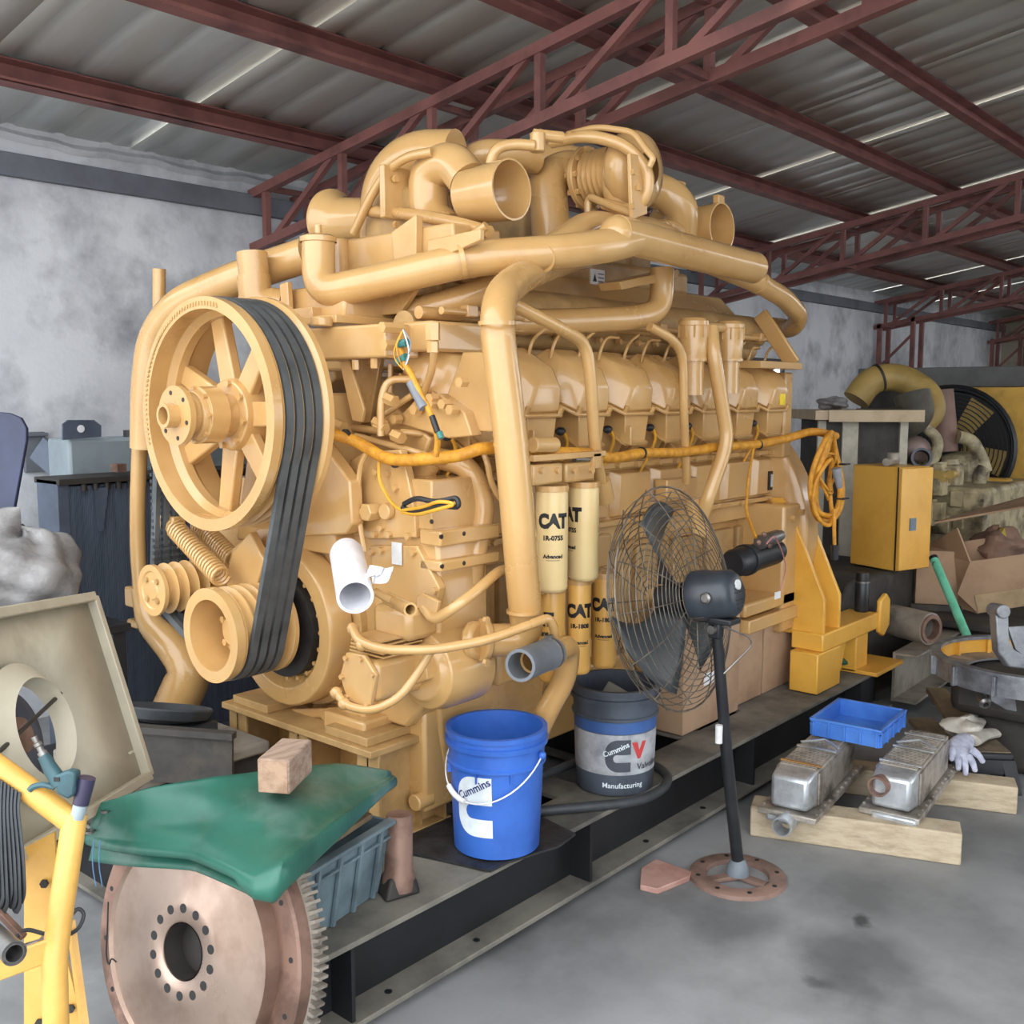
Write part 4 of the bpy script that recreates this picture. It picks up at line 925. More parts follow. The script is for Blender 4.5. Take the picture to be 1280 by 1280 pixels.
# bail handle
hp = []
u = V((math.cos(az+.0), math.sin(az), 0)); s_ = V((-u.y, u.x, 0))
for k in range(25):
    a = PI*k/24; hp.append(BC+V((0, 0, .305))+s_*math.cos(a)*.156*-1+u*(.158*math.sin(a)*.98)+V((0, 0, -.125*math.sin(a))))
hd = mk('wire_handle', G().tube(hp, .0024, 8), LABW, b1); mk('handle_grip', G().tube(hp[7:12], .0085, 10), LABW, b1)
for k in (0, 24): mk('handle_ear', G().ball(hp[k], .013, 10), BLUE, b1)
g = G()
for a in (az+.1, az+.8, az-.8): 
    p = BC+V((math.cos(a)*.143, math.sin(a)*.143, .255)); g.box(p, (.02, .003, .03), Matrix.Rotation(a, 3, 'Z'))
mk('rib', g, BLUE, b1)
dc = at(768, 978, Z=.272); DC = V((dc.x, dc.y, .272))
b2, f2 = bucket('plastic_bucket', DC, .137, .15, .375, GRB, 'grimy dark grey bucket with white label band and emblem behind the fan', False, None)
az = math.atan2(-DC.y, -DC.x)
decal(b2, sheet_poly([(-.3, -.072), (.3, -.072), (.3, .072), (-.3, .072)], .03), DC, az, DC.z+.15, M('scuffed_white_label', (178, 180, 184), (150, 152, 158), rough=.6, scale=14, c3=(100, 104, 112), s3=8), f2, .0012, 'label_band')
decal(b2, sheet_poly([(-.3, 0), (.3, 0), (.3, .04), (-.3, .04)], .03), DC, az, DC.z+.225, BLUS, f2, .001, 'blue_band')
decal(b2, sheet_poly(logo_c(.09, .115), .014), DC, az+.08, DC.z+.148, M('dark_print', (70, 74, 84)), f2, .0022, 'emblem')
tx = rot2(text_g('Cummins', .027, .015, squeeze=.95), .42).move((0, .022, 0)); decal(b2, tx, DC, az+.03, DC.z+.148, LBW, f2, .0032)
decal(b2, text_g('Valvoline', .032, .02), DC, az+.98, DC.z+.105, M('dark_print_b', (60, 62, 70)), f2, .0022)
decal(b2, sheet_poly([(-.03, .03), (-.008, .03), (0, -.0), (.012, .03), (.03, .03), (.006, -.03), (-.006, -.03)], .02), DC, az+.62, DC.z+.165, M('red_print', (196, 66, 66)), f2, .0022, 'emblem')
decal(b2, text_g('Manufacturing', .026, .012), DC, az+.22, DC.z+.04, LBW, f2, .0012)
mk('rubbish', G().box(DC+V((.02, 0, .29)), (.14, .1, .09), Euler((.4, .5, .3)).to_matrix()), DUST, b2, bev=.006)
pts = [(632+60, 1012, 'Z', .29), (740, 1008, 'Z', .29), (800, 1002, 'Z', .29), (832, 985, 'Z', .29), (836, 968, 'Z', .29), (815, 955, 'Z', .29), (790, 950, 'Z', .29)]
tag(mk('rubber_hose', G().tube(pt([(655, 1016, 'Z', .29)]+pts), .0165, 12, .1, 6), RUB), 'black rubber hose curled round the foot of the grimy bucket', 'hose')
tag(mk('corrugated_hose', G().tube(pt([(640, 968, 'Z', .295), (676, 970, 'Z', .295), (706, 958, 'Z', .295), (730, 948, 'Z', .295)]), [.014+.004*(k % 2) for k in range(60)] if False else .016, 12, .05), RUB), 'short dark hose behind the blue bucket running towards the grimy bucket', 'hose')
# oily mat under the blue bucket
ml = pt([(486, 1062, 'Z', .274), (540, 1025, 'Z', .274), (600, 1008, 'Z', .274), (668, 1020, 'Z', .274), (722, 1044, 'Z', .274), (700, 1062, 'Z', .274), (640, 1078, 'Z', .274), (608, 1091, 'Z', .274), (560, 1076, 'Z', .274)])
tag(mk('rubber_mat', G().prism([p+V((.01*math.sin(i*3), .01*math.cos(i*5), 0)) for i, p in enumerate(ml)], (0, 0, .007)), M('oily_mat', (50, 50, 52), (30, 30, 32), rough=.5, scale=12, bump=.5)), 'ragged oily black mat under the blue bucket', 'mat')
# steel shaft stub standing on the skid
sc = at(498, 1112, Z=.275); a = V((sc.x, sc.y, .272)); t = thing('steel_shaft', a, 'rust-brown steel shaft stub standing upright between crate and blue bucket', 'shaft')
mk('shaft', G().lathe(a, (.05, .02, 1), [(.01, 1e-5), (.01, .05), (.05, .044), (.06, .04), (.215, .037), (.22, .033), (.22, 1e-5)], 28), RUST, t)
mk('foot', hull([a+V((x, y, 0)) for x, y in ((-.075, -.03), (-.04, .06), (.05, .07), (.075, 0), (.03, -.06))]+[a+V((x*.6, y*.6, .055)) for x, y in ((-.075, -.03), (-.04, .06), (.05, .07), (.075, 0), (.03, -.06))]), DRK, t, bev=.008)
# cartons under the rear of the engine
def carton(c, sz, rz, label, flaps=False, mat=CARD):
    t = thing('carton', c, label, 'carton', local=True); t.rotation_euler = (0, 0, rz)
    mk('box', G().bb((-sz[0]/2, -sz[1]/2, 0), (sz[0]/2, sz[1]/2, sz[2])), mat, t, bev=.003)
    return t
c1 = carton((3.74, 2.21, .272), (.46, .16, .54), 0, 'tall brown carton with small white label behind the fan pole')
mk('paper_label', G().box((-.03, -.081, .2), (.08, .002, .05)), LABW, c1)
carton((4.12, 2.24, .272), (.27, .15, .335), 0, 'middle brown carton under the yellow rail below the engine')
carton((4.42, 2.24, .272), (.3, .15, .335), .0, 'brown carton tight against the leg of the bright yellow stand')
# green rag inside the stand
gr = at(1066, 838, Z=.28)
def ragf(c, sx_, sy_, sz_, n=14, seed=0):
    def f(u, v):
        a = u*2*PI; t = (v-.5)*PI; w = 1+.18*math.sin(3*a+seed)+.14*math.sin(5*t+a*2+seed)
        return (c[0]+sx_*math.cos(t)*math.cos(a)*w, c[1]+sy_*math.cos(t)*math.sin(a)*w, c[2]+max(-sz_, sz_*math.sin(t)*w))
    return G().grid(f, n*2, n)
tag(mk('rag', ragf((gr.x+.02, 2.1, .325), .11, .07, .045), M('green_cloth', (52, 96, 74), (36, 70, 54), rough=.9, scale=14)), 'crumpled dark green rag between the legs of the yellow stand', 'rag')
# thermos on the rear stand
RX = at(1077, 755, Y=2.04)
tp = V((RX.x, 2.04, RS[2])); t = thing('thermos_flask', tp, 'black vacuum flask standing on the bright yellow stand', 'flask')
mk('body', G().lathe(tp, (0, 0, 1), [(0, 1e-5), (0, .034), (.004, .036), (.15, .036), (.155, .033), (.16, 1e-5)], 28), BLK, t)
mk('cap', G().lathe(tp+V((0, 0, .157)), (0, 0, 1), [(0, .034), (.03, .034), (.045, .03), (.045, 1e-5)], 28), INK, t); mk('band', G().pipe(tp+V((0, 0, .15)), tp+V((0, 0, .158)), .0368, .03, 28), STEEL, t)
# ================================================================== pedestal fan
fb_ = at(922, 1094, Z=.01); FB = V((fb_.x, fb_.y, 0))
FAN = thing('pedestal_fan', FB, 'large black pedestal fan with wire guard and round rusty base plate', 'fan')
FR = .368; mc = at(884, 744, Y=1.655); tilt = math.radians(11)
A = V((-.05, math.cos(tilt), -math.sin(tilt))).normalized(); U_ = (V((1, 0, 0))-A*A.x).normalized(); W_ = A.cross(U_); 
CC = mc+A*.125
WIREM = M('guard_wire', (120, 110, 98), (84, 76, 68), rough=.45, metal=.5, scale=20)
rings = 17
for side in (-1, 1):
    prof_ = lambda q: CC+A*(side*(.085-.07*max(0, (q-.45)/.55)**2))
    for i in range(rings):
        q = .13+.87*i/(rings-1); c0 = prof_(q)
        if side == 1 and i == rings-1: continue
        pts_ = [c0+(U_*math.cos(2*PI*k/40)+W_*math.sin(2*PI*k/40))*FR*q for k in range(40)]
        mk('guard_ring', G().tube(pts_, .0035 if i == rings-1 else .0016, 5, closed=True), WIREM, FAN)
    for k in range(14):
        a = 2*PI*k/14+(.1 if side > 0 else 0); e_ = U_*math.cos(a)+W_*math.sin(a)
        mk('guard_spoke', G().tube([prof_(q)+e_*FR*q for q in (.1, .3, .5, .65, .8, .92, 1)], .002, 5), WIREM, FAN)
for k in range(3):
    a0 = 2*PI*k/3+2.2; g = G()
    def blade(u, v):
        r = .05+u*.27; w_ = (.5+.25*u)*(v-.5)*2*.75; a = a0+w_+u*.35
        return CC+(U_*math.cos(a)+W_*math.sin(a))*r+A*(.05*(v-.5)*2*(1-.3*u))
    mk('blade', g.grid(blade, 8, 8), M('dark_blade', (64, 68, 70), rough=.4) if k == 0 else bpy.data.materials['dark_blade'], FAN, solid=.003)
mk('hub', G().lathe(CC-A*.05, A, [(0, 1e-5), (0, .05), (.1, .045), (.1, 1e-5)], 24), BLK, FAN)
mo = mk('motor', G().lathe(CC-A*.235, A, [(0, 1e-5), (0, .048), (.01, .066), (.024, .076), (.09, .078), (.1, .083), (.15, .083), (.155, .07), (.17, .03), (.17, 1e-5)], 40), M('motor_black', (52, 58, 66), (42, 46, 52), rough=.35, scale=8), FAN)
for k in range(-3, 4): 
    if k: mk('vent_slot', G().box(CC-A*.234+W_*(.012*k+.01)*1.0, (.055-.006*abs(k), .005, .004), Matrix((U_, A, W_)).transposed()), INK, mo)
mk('pull_cap', G().cyl(CC-A*.235-W_*.026, CC-A*.241-W_*.026, .016), LABW, mo)
sd = U_*-1
mk('knob', G().lathe(CC-A*.165+(-U_*.35-W_*.0+V((0, 0, 0))).normalized()*.078, -U_, [(0, .018), (.012, .018), (.018, .012), (.018, 1e-5)], 20), STEEL, mo)
mk('motor_label', G().box(CC-A*.11+(W_*.8-U_*.6).normalized()*.0855, (.003, .05, .02), Matrix(((W_*.8-U_*.6).normalized(), A, A.cross((W_*.8-U_*.6).normalized()))).transposed()), STEEL, mo)
nk = CC-A*.16-V((0, 0, .1)); POLE_T = nk-V((0, 0, .03))
mk('yoke', G().box(nk+V((0, 0, .02)), (.07, .14, .02)).box(nk-V((0, 0, .012)), (.035, .04, .06)), BLK, FAN, bev=.005); mk('yoke_bolt', G().cyl(nk-V((.035, 0, .01)), nk+V((.035, 0, -.01)), .014, n=12), STEEL, FAN)
mk('pole', G().tube([FB+V((0, 0, .05)), FB+(POLE_T-FB)*.55, POLE_T+V((0, 0, .03))], [.021, .02, .017], 20), BLK, FAN)
mk('cable_bracket', G().tube([POLE_T+V((.0, -.02, .03)), POLE_T+V((.09, -.1, -.02)), POLE_T+V((.02, -.02, -.13))], .003, 6, .05), STEEL, FAN)
mk('socket', G().lathe(FB+V((0, 0, .016)), (0, 0, 1), [(0, 1e-5), (0, .04), (.02, .038), (.05, .026), (.055, .022), (.055, 1e-5)], 24), M('grey_socket', (112, 120, 128), rough=.5), FAN)
BASE = M('brown_base', (140, 112, 100), (112, 90, 80), rough=.55, scale=9)
bs = mk('base_plate', G().lathe(FB, (0, 0, 1), [(0, .105), (0, .165), (.013, .163), (.016, .158), (.016, .108)], 48, True), BASE, FAN)
for k in range(3): a = 2*PI*k/3+.5; mk('base_arm', G().bar(FB+V((0, 0, .009)), FB+V((math.cos(a)*.115, math.sin(a)*.115, .009)), .035, .014), BASE, FAN, bev=.002)
g = G()
for k in range(8): a = 2*PI*k/8; p = FB+V((math.cos(a)*.138, math.sin(a)*.138, .0155)); g.cyl(p, p+V((0, 0, .002)), .008, n=10)
mk('bolt_holes', g, INK, bs)
mk('cord_plug', G().cyl(FB+(POLE_T-FB)*.63+V((-.035, .0, .02)), FB+(POLE_T-FB)*.63+V((-.035, 0, -.04)), .012), LABW, FAN)
# red floor tile
tl = pt([(800, 1113, 'Z', 0), (801, 1092, 'Z', 0), (820, 1080, 'Z', 0), (864, 1096, 'Z', 0), (862, 1102, 'Z', 0), (822, 1118, 'Z', 0)])
tag(mk('broken_tile', G().prism(tl, (0, 0, .02)), M('red_tile', (186, 146, 134), (166, 122, 110), rough=.7, scale=9, bump=.2), bev=.003), 'broken piece of pale red ribbed tile lying beside the fan base', 'tile')
# ================================================================== oil coolers on timber
def timber(a, b, h, d, label, mat=WOOD):
    a = V((a.x, a.y, 0)); b = V((b.x, b.y, 0)); l = (b-a).length; t = (b-a).normalized(); n = V((-t.y, t.x, 0))
    if n.dot(a) < 0: n = -n
    g = G().box((a+b)/2+n*d/2+V((0, 0, h/2)), (l, d, h), Matrix((t, n, V((0, 0, 1)))).transposed())
    return tag(mk('timber_beam', g, mat, bev=.006), label, 'timber')
WOODX = M('pale_timber', (194, 178, 152), (176, 158, 132), rough=.8, scale=3, stretch=(4, 4, 14), c3=(112, 92, 72), s3=1.2, lo3=.55, hi3=.8, bump=.25)
timber(at(937, 1045, Z=0), at(1201, 1083, Z=0), .118, .12, 'front pale timber beam carrying the two oil coolers', WOODX)
timber(at(1000, 985, Z=0), at(1271, 1019, Z=0), .112, .12, 'rear weathered timber beam in front of the black stool', WOODX)
CORE = M('cooler_core', (186, 178, 168), (146, 138, 128), rough=.5, metal=.5, scale=14, c3=(86, 78, 70), s3=6)
TANK = M('cooler_tank', (206, 210, 214), (160, 163, 166), rough=.38, metal=.6, scale=7, c3=(208, 210, 212), s3=4)
def cooler(px0, px1, label, stub, rustc):
    a = at(px0[0], px0[1], Z=.125); b = at(px1[0], px1[1], Z=.125); a.z = b.z = .12
    t = (b-a).normalized(); n = V((t.y, -t.x, 0)); L_ = .62; R = Matrix((t, n, V((0, 0, 1)))).transposed()
    o = thing('oil_cooler', a, label, 'oil cooler'); f = lambda x, y, z: a+t*x+n*y+V((0, 0, z))
    mk('base_flange', G().box(f(L_/2, 0, .012), (L_+.04, .215, .022), R), CORE, o, bev=.004)
    mk('core', G().box(f(L_/2+.02, 0, .092), (L_-.12, .15, .135), R), CORE, o, bev=.003)
    g = G()
    for k in range(26): g.box(f(.1+k*.018, 0, .16), (.006, .13, .012), R)
    tag(mk('core_fins', g, CORE, o), kind='stuff')
    mk('end_tank', hull([f(x, y, z) for x in (.0,) for y in (-.068, .068) for z in (.03, .15)]+[f(.10, y, z) for y in (-.078, .078) for z in (.024, .165)]), TANK, o, bev=.014)
    mk('end_tank', hull([f(L_, y, z) for y in (-.068, .068) for z in (.03, .15)]+[f(L_-.1, y, z) for y in (-.078, .078) for z in (.024, .165)]), TANK, o, bev=.014)
    for x in (.13, .32, .5): mk('strap', G().box(f(x, 0, .166), (.012, .152, .006), R), TANK if x != .13 or not rustc else M('rust_streak', (176, 128, 70), rough=.6), o)
    for s in (-1, 1): mk('roof_strip', G().bar(f(.36, s*.074, .168), f(.43, 0, .172), .008, .006), TANK, o)
    for s in (-1, 1):
        g = G()
        for k in range(12): g.bolt(f(.02+k*.053, s*.098, .023), (0, 0, 1), .006, .008)
        mk('flange_bolts', g, CORE, o)
    for s in (-1, 1): mk('side_plate', G().box(f(L_/2+.02, s*.079, .09), (L_-.16, .006, .12), R), CORE, o)
    if stub == 'low': mk('pipe_stub', G().pipe(f(.0, .0, .0)+V((0, 0, -.012)), f(-.07, -.0, -.012), .036, .03, 24), TANK, o); mk('stub_body', G().box(f(.02, -.02, -.0), (.08, .12, .045), R), TANK, o, bev=.012)
    else: mk('pipe_stub', G().pipe(f(.03, -.035, .115), f(-.03, -.04, .115), .037, .03, 24), RUST, o); mk('stub_body', G().box(f(.0, .02, .005), (.06, .16, .03), R), TANK, o, bev=.01)
    return o
cooler((985, 1020), (1058, 945), 'oil cooler with a low pipe stub, nearer the skid, under the blue crate', 'low', True)
cooler((1112, 1020), (1172, 945), 'oil cooler with a rusty round port in its end tank, nearer the stool', 'high', False)
# blue shallow crate on the coolers
q = pt([(1001, 893, 'Z', .365), (1083, 913, 'Z', .365), (1150, 890, 'Z', .365), (1060, 878, 'Z', .365)])
CR_ = M('blue_crate_plastic', (78, 132, 214), (62, 112, 196), rough=.42, scale=6)
ctr = (q[1]+q[2]+q[0]+q[3])/4; e1 = (q[1]-q[0]+q[2]-q[3])/2; e2 = (q[3]-q[0]+q[2]-q[1])/2
e1l, e2l = e1.length, e2.length; e1.normalize(); e2 = (e2-e1*e2.dot(e1)).normalized(); RC = Matrix((e1, e2, V((0, 0, 1)))).transposed()
ct = thing('plastic_crate', (ctr.x, ctr.y, .29), 'shallow bright blue plastic crate lying across the two oil coolers', 'crate')
fc = lambda x, y, z: V((ctr.x, ctr.y, .295))+e1*x+e2*y+V((0, 0, z))
mk('bottom', G().box(fc(0, 0, .004), (e1l-.02, e2l-.02, .006), RC), CR_, ct)
for s in (-1, 1):
    mk('side', G().box(fc(0, s*(e2l/2-.008), .038), (e1l-.012, .006, .072), RC), CR_, ct); mk('side', G().box(fc(s*(e1l/2-.008), 0, .038), (.006, e2l-.012, .072), RC), CR_, ct)
    mk('rim', G().box(fc(0, s*(e2l/2-.005), .07), (e1l+.006, .014, .01), RC), CR_, ct, bev=.002); mk('rim', G().box(fc(s*(e1l/2-.005), 0, .07), (.014, e2l+.006, .01), RC), CR_, ct, bev=.002)
    mk('band', G().box(fc(0, s*(e2l/2-.004), .052), (e1l, .008, .005), RC), CR_, ct); mk('band', G().box(fc(s*(e1l/2-.004), 0, .052), (.008, e2l, .005), RC), CR_, ct)
    for k in range(5):
        x = (k/4-.5)*(e1l-.03); mk('rib', G().box(fc(x, s*(e2l/2-.003), .036), (.006, .012, .066), RC), CR_, ct)
        y = (k/4-.5)*(e2l-.03); mk('rib', G().box(fc(s*(e1l/2-.003), y, .036), (.012, .006, .066), RC), CR_, ct)
# ================================================================== stool with gloves
s0 = at(1262, 984, Z=0); s1 = at(1222, 952, D=(s0-CP).dot(FW)+.0); SZT = .175
sc_ = at(1219, 931, Z=SZT); st_ = thing('step_stool', (sc_.x, sc_.y, 0), 'low black plastic step stool with a glove on it', 'stool')
SB = M('black_plastic', (46, 48, 52), (34, 35, 38), rough=.5)
d1 = V((math.cos(-.95), math.sin(-.95), 0)); d2 = V((-d1.y, d1.x, 0)); RS_ = Matrix((d1, d2, V((0, 0, 1)))).transposed()
sf = lambda x, y, z: V((sc_.x, sc_.y, 0))+d1*x+d2*y+V((0, 0, z))
mk('top', G().box(sf(0, 0, SZT-.02), (.25, .19, .03), RS_), SB, st_, bev=.01); mk('worn_top', G().box(sf(0, 0, SZT-.001), (.23, .17, .004), RS_), M('worn_brown', (120, 104, 84), (92, 82, 70), rough=.8, scale=14), st_)
for x in (-1, 1):
    for y in (-1, 1):
        mk('leg', G().prism([sf(x*.13, y*.1, SZT-.03), sf(x*.07, y*.1, SZT-.03), sf(x*.11, y*.115, 0), sf(x*.16, y*.115, 0)], d2*(-y*.03)), SB, st_, bev=.004)
for y in (-1, 1): mk('apron', G().box(sf(0, y*.095, SZT-.06), (.2, .012, .06), RS_), SB, st_)
for x in (-1, 1): mk('apron', G().box(sf(x*.115, 0, SZT-.06), (.012, .17, .06), RS_), SB, st_)
for k in range(2): mk('chevron', G().bar(sf(.1275, -.03, SZT-.06-.03*k), sf(.1275, .0, SZT-.075-.03*k), .004, .008).bar(sf(.1275, .0, SZT-.075-.03*k), sf(.1275, .03, SZT-.06-.03*k), .004, .008), LABW, st_)
GLV = M('lavender_grey_knit', (196, 198, 216), (168, 170, 190), rough=.9, scale=30, bump=.3, bscale=200); GLC = M('cream_cloth', (206, 200, 190), (178, 172, 160), rough=.9, scale=12)
def glove():
    w0 = at(1222, 922, Z=SZT+.03); w1 = at(1200, 934, Z=SZT+.012)
    t = thing('work_glove', (w1.x, w1.y, SZT), 'pale lavender-grey knitted work glove hanging over the stool edge', 'glove')
    tips = [(1189, 950), (1198, 962), (1207, 968), (1219, 964), (1229, 953)]
    kn = [(1190, 938), (1196, 946), (1204, 948), (1211, 946), (1216, 938)]
    dd = (at(1200, 946, Z=SZT)-CP).dot(FW)+.03
    pl_ = [at(x, y, D=dd+z) for x, y, z in ((1188, 936, -.03), (1197, 946, -.06), (1205, 948, -.07), (1214, 945, -.06), (1222, 926, .05), (1196, 922, .05), (1206, 916, .08), (1190, 926, .0), (1214, 918, .07))]
    mk('palm', hull(pl_+[p+FW*.03 for p in pl_]), GLV, t, bev=.012, sub=1)
    for i, (a, b) in enumerate(zip(kn, tips)):
        A_ = at(a[0], a[1], D=dd-.05); B_ = at(b[0], b[1], D=dd-.09); M_ = (A_+B_)/2+V((0, 0, .006))-FW*.008
        mk('finger', G().tube([A_, M_, B_, B_+(B_-M_)*.12], [.016, .016, .013, .006], 10, .02), GLV, t)
    mk('cuff', G().tube(pt([(1213, 925, 'Z', SZT+.035), (1228, 918, 'Z', SZT+.03), (1243, 916, 'Z', SZT+.025)]), [.045, .04, .035], 14, flat=(1, .55)), GLC, t)
glove()
rc_ = at(1216, 914, Z=SZT+.04)
tag(mk('cloth', ragf((rc_.x+.03, rc_.y+.04, SZT+.045), .12, .08, .035, seed=2), GLC), 'crumpled cream cloth behind the lavender glove on the stool', 'cloth')
# ================================================================== scrap and castings at the right
def bell(cx, cy, z0, h, R, name, label):
    t = thing(name, (cx, cy, z0), label, 'casting')
    a0, a1 = math.radians(95), math.radians(330)
    mk('outer_wall', G().lathe((cx, cy, z0), (0, 0, 1), [(0, R), (h, R), (h, R-.006), (0, R-.006)], 40, True, a0, a1), ALU, t)
    mk('inner_wall', G().lathe((cx, cy, z0), (0, 0, 1), [(.01, R-.008), (h-.004, R-.008), (h-.004, R-.02), (.01, R-.02)], 40, True, a0, a1), BRI, t)
    mk('rim', G().lathe((cx, cy, z0+h-.012), (0, 0, 1), [(0, R+.008), (.014, R+.008), (.014, R-.03), (0, R-.03)], 40, True, a0, a1), ALU, t)
    mk('floor_web', G().lathe((cx, cy, z0), (0, 0, 1), [(.012, R-.01), (.02, R-.01), (.02, R-.14), (.012, R-.14)], 40, True, a0, a1), ALU, t)
    for k in range(9):
        a = a0+(a1-a0)*(k+.5)/9; u = V((math.sin(a), -math.cos(a), 0)); a = a-PI/2
        mk('rib', G().box(V((cx, cy, z0+h*.45))+u*(R+.008), (.03, .016, h*.9), Matrix.Rotation(a, 3, 'Z')), ALU, t, bev=.003)
        mk('inner_rib', G().box(V((cx, cy, z0+h*.45))+u*(R-.028), (.025, .012, h*.8), Matrix.Rotation(a, 3, 'Z')), BRI, t)
    return t
bz = .42; bl_ = at(1168, 822, Z=bz+.08); R_ = .40
bcx = at(1290, 822, Z=bz+.09)
bell(bcx.x, bcx.y, bz, .095, R_, 'bell_housing', 'grey bell housing casting with bright yellow inside lying on scrap at right')
br = at(1262, 838, Z=bz+.13); 
def ubr():
    D = (br-CP).dot(FW)-.0; t = thing('steel_bracket', (br.x, br.y, bz+.12), 'grey U-shaped cast bracket standing on the bell housing rim', 'bracket')
    P2 = lambda x, y: at(x, y, D=D)
    mk('arm', G().prism([P2(x, y) for x, y in ((1244, 764), (1250, 757), (1258, 758), (1261, 768), (1262, 800), (1268, 812), (1290, 822), (1290, 838), (1262, 834), (1248, 815), (1246, 790))], FW*.06), ALU, t, bev=.006)
    mk('boss', G().cyl(P2(1252, 764)-FW*.02, P2(1252, 764)+FW*.08, .028), ALU, t, bev=.004)
    mk('back_plate', G().prism([P2(x, y) for x, y in ((1260, 784), (1290, 782), (1290, 826), (1270, 812))], FW*.02), ALU, t)
ubr()
def block_at(name, label, cat, x, y, Z, sz, rz, mat, bev=.004, tilt=0):
    p = at(x, y, Z=Z); g = G().box((p.x, p.y, Z+sz[2]/2), sz, Euler((tilt, 0, rz)).to_matrix()); return tag(mk(name, g, mat, bev=bev), label, cat)
# channel section
def channel(a, b, w, h, th, label, mat):
    a = V(a); b = V(b); t = thing('steel_channel', (a+b)/2*1.0, label, 'channel'); d = (b-a).normalized(); n = V((-d.y, d.x, 0)); R = Matrix((d, n, V((0, 0, 1)))).transposed(); l = (b-a).length; c = (a+b)/2
    mk('web', G().box(c+V((0, 0, h/2))+n*(w/2), (l, th, h), R), mat, t); mk('flange', G().box(c+V((0, 0, th/2)), (l, w, th), R), mat, t, bev=.003); mk('flange', G().box(c+V((0, 0, h-th/2)), (l, w, th), R), mat, t, bev=.003)
GRS = M('weathered_steel', (164, 156, 144), (132, 124, 114), rough=.6, metal=.3, scale=6, c3=(80, 72, 64), s3=3)
a = at(1128, 880, Z=.06); channel((a.x+.02, a.y, .06), (a.x+.85, a.y+.02, .06), .12, .26, .014, 'weathered steel channel lying past the end of the skid', GRS)
# large steel pipe
a = at(1163, 786, D=5.35); d = V((.35, .93, 0)).normalized()
t = thing('steel_pipe', a-V((0, 0, .1)), 'short wide brown steel pipe with open end behind the channel', 'pipe')
mk('barrel', G().pipe(a, a+d*.3, .085, .06, 36), GRS, t); mk('end_ring', G().pipe(a-d*.012, a+d*.03, .075, .056, 32), RUST, t)
DKB = M('dark_scrap', (62, 58, 54), (44, 41, 38), rough=.7, scale=5, c3=(84, 76, 66), s3=3)
# dark generator body behind the skid end carries the cabinet
p = at(1100, 850, D=6.3)
gs = thing('dark_generator', (6.0, 2.35, 0), 'dark grimy generator body under the yellow control cabinet', 'generator')
mk('casing', G().bb((5.45, 2.15, .06), (6.15, 2.9, .66)), DKB, gs, bev=.03); mk('drum', G().cyl((5.4, 2.2, .45), (5.4, 2.8, .45), .2, n=32), DKB, gs, bev=.02); mk('base', G().bb((5.35, 2.05, 0), (6.18, 2.95, .06)), DKB, gs, bev=.01)
# control cabinet
Yb = 2.14; ca = at(1063, 650, Y=Yb+.42); z1 = at(1120, 584, D=5.75).z
cab_e = at(1120, 655, D=5.72)
cx_, cy_ = cab_e.x, cab_e.y; cb_ = thing('control_cabinet', (cx_, cy_, .67), 'yellow sheet-steel control cabinet with blue-grey lock plate', 'cabinet')
zt_ = at(1120, 584, D=5.72).z; zb_ = .67
ul = (at(1063, 655, D=6.0)-cab_e); ul.z = 0; ul.normalize(); wl_ = (at(1063, 655, D=6.0)-cab_e).length
ur = V((-ul.y, ul.x, 0)); ur = ur if ur.dot(RT) > 0 else -ur; ur = (RT*.35+V((FW.x, FW.y, 0)).normalized()).normalized()
ur = (ur-ul*ur.dot(ul)).normalized(); wr_ = .26
RB = Matrix((ul, ur, V((0, 0, 1)))).transposed(); cf = lambda x, y, z: V((cx_, cy_, zb_))+ul*x+ur*y+V((0, 0, z)); hh = zt_-zb_
mk('body', G().box(cf(wl_/2, wr_/2+.01, hh/2), (wl_, wr_, hh), RB), BRI, cb_, bev=.006)
mk('door', G().box(cf(-.012, wr_/2+.01, hh/2), (.02, wr_, hh-.01), RB), BRI, cb_, bev=.004)
mk('lock_plate', G().box(cf(-.025, wr_*.42, hh*.45), (.008, .05, .07), RB), M('lock_grey', (110, 126, 140), rough=.4), cb_)
mk('door_seam', G().box(cf(.004, .008, hh/2), (.006, .006, hh), RB), INK, cb_)
tp_ = cf(.12, .1, hh)
t = thing('valve_fitting', tp_, 'small grey pipe fitting lying on top of the yellow cabinet', 'fitting')
mk('body', G().cyl(tp_+V((-.1, 0, .025)), tp_+V((.1, .02, .025)), .022), GRS, t); mk('wheel', G().cyl(tp_+V((0, 0, .03)), tp_+V((0, 0, .075)), .035, n=10), GRS, t, bev=.004)
# green stick
a = at(1168, 700, D=5.5); b = at(1212, 803, D=5.1)
st = thing('painted_tube', b, 'slanting mint-green painted steel tube with black specks', 'tube'); mk('tube', G().cyl(a, b, .022), M('mint_paint', (112, 196, 162), (92, 172, 140), rough=.5, scale=9, c3=(46, 60, 54), s3=16, lo3=.62, hi3=.66), st); mk('tip', G().cyl(a, a+(a-b).normalized()*.02, .023), INK, st)
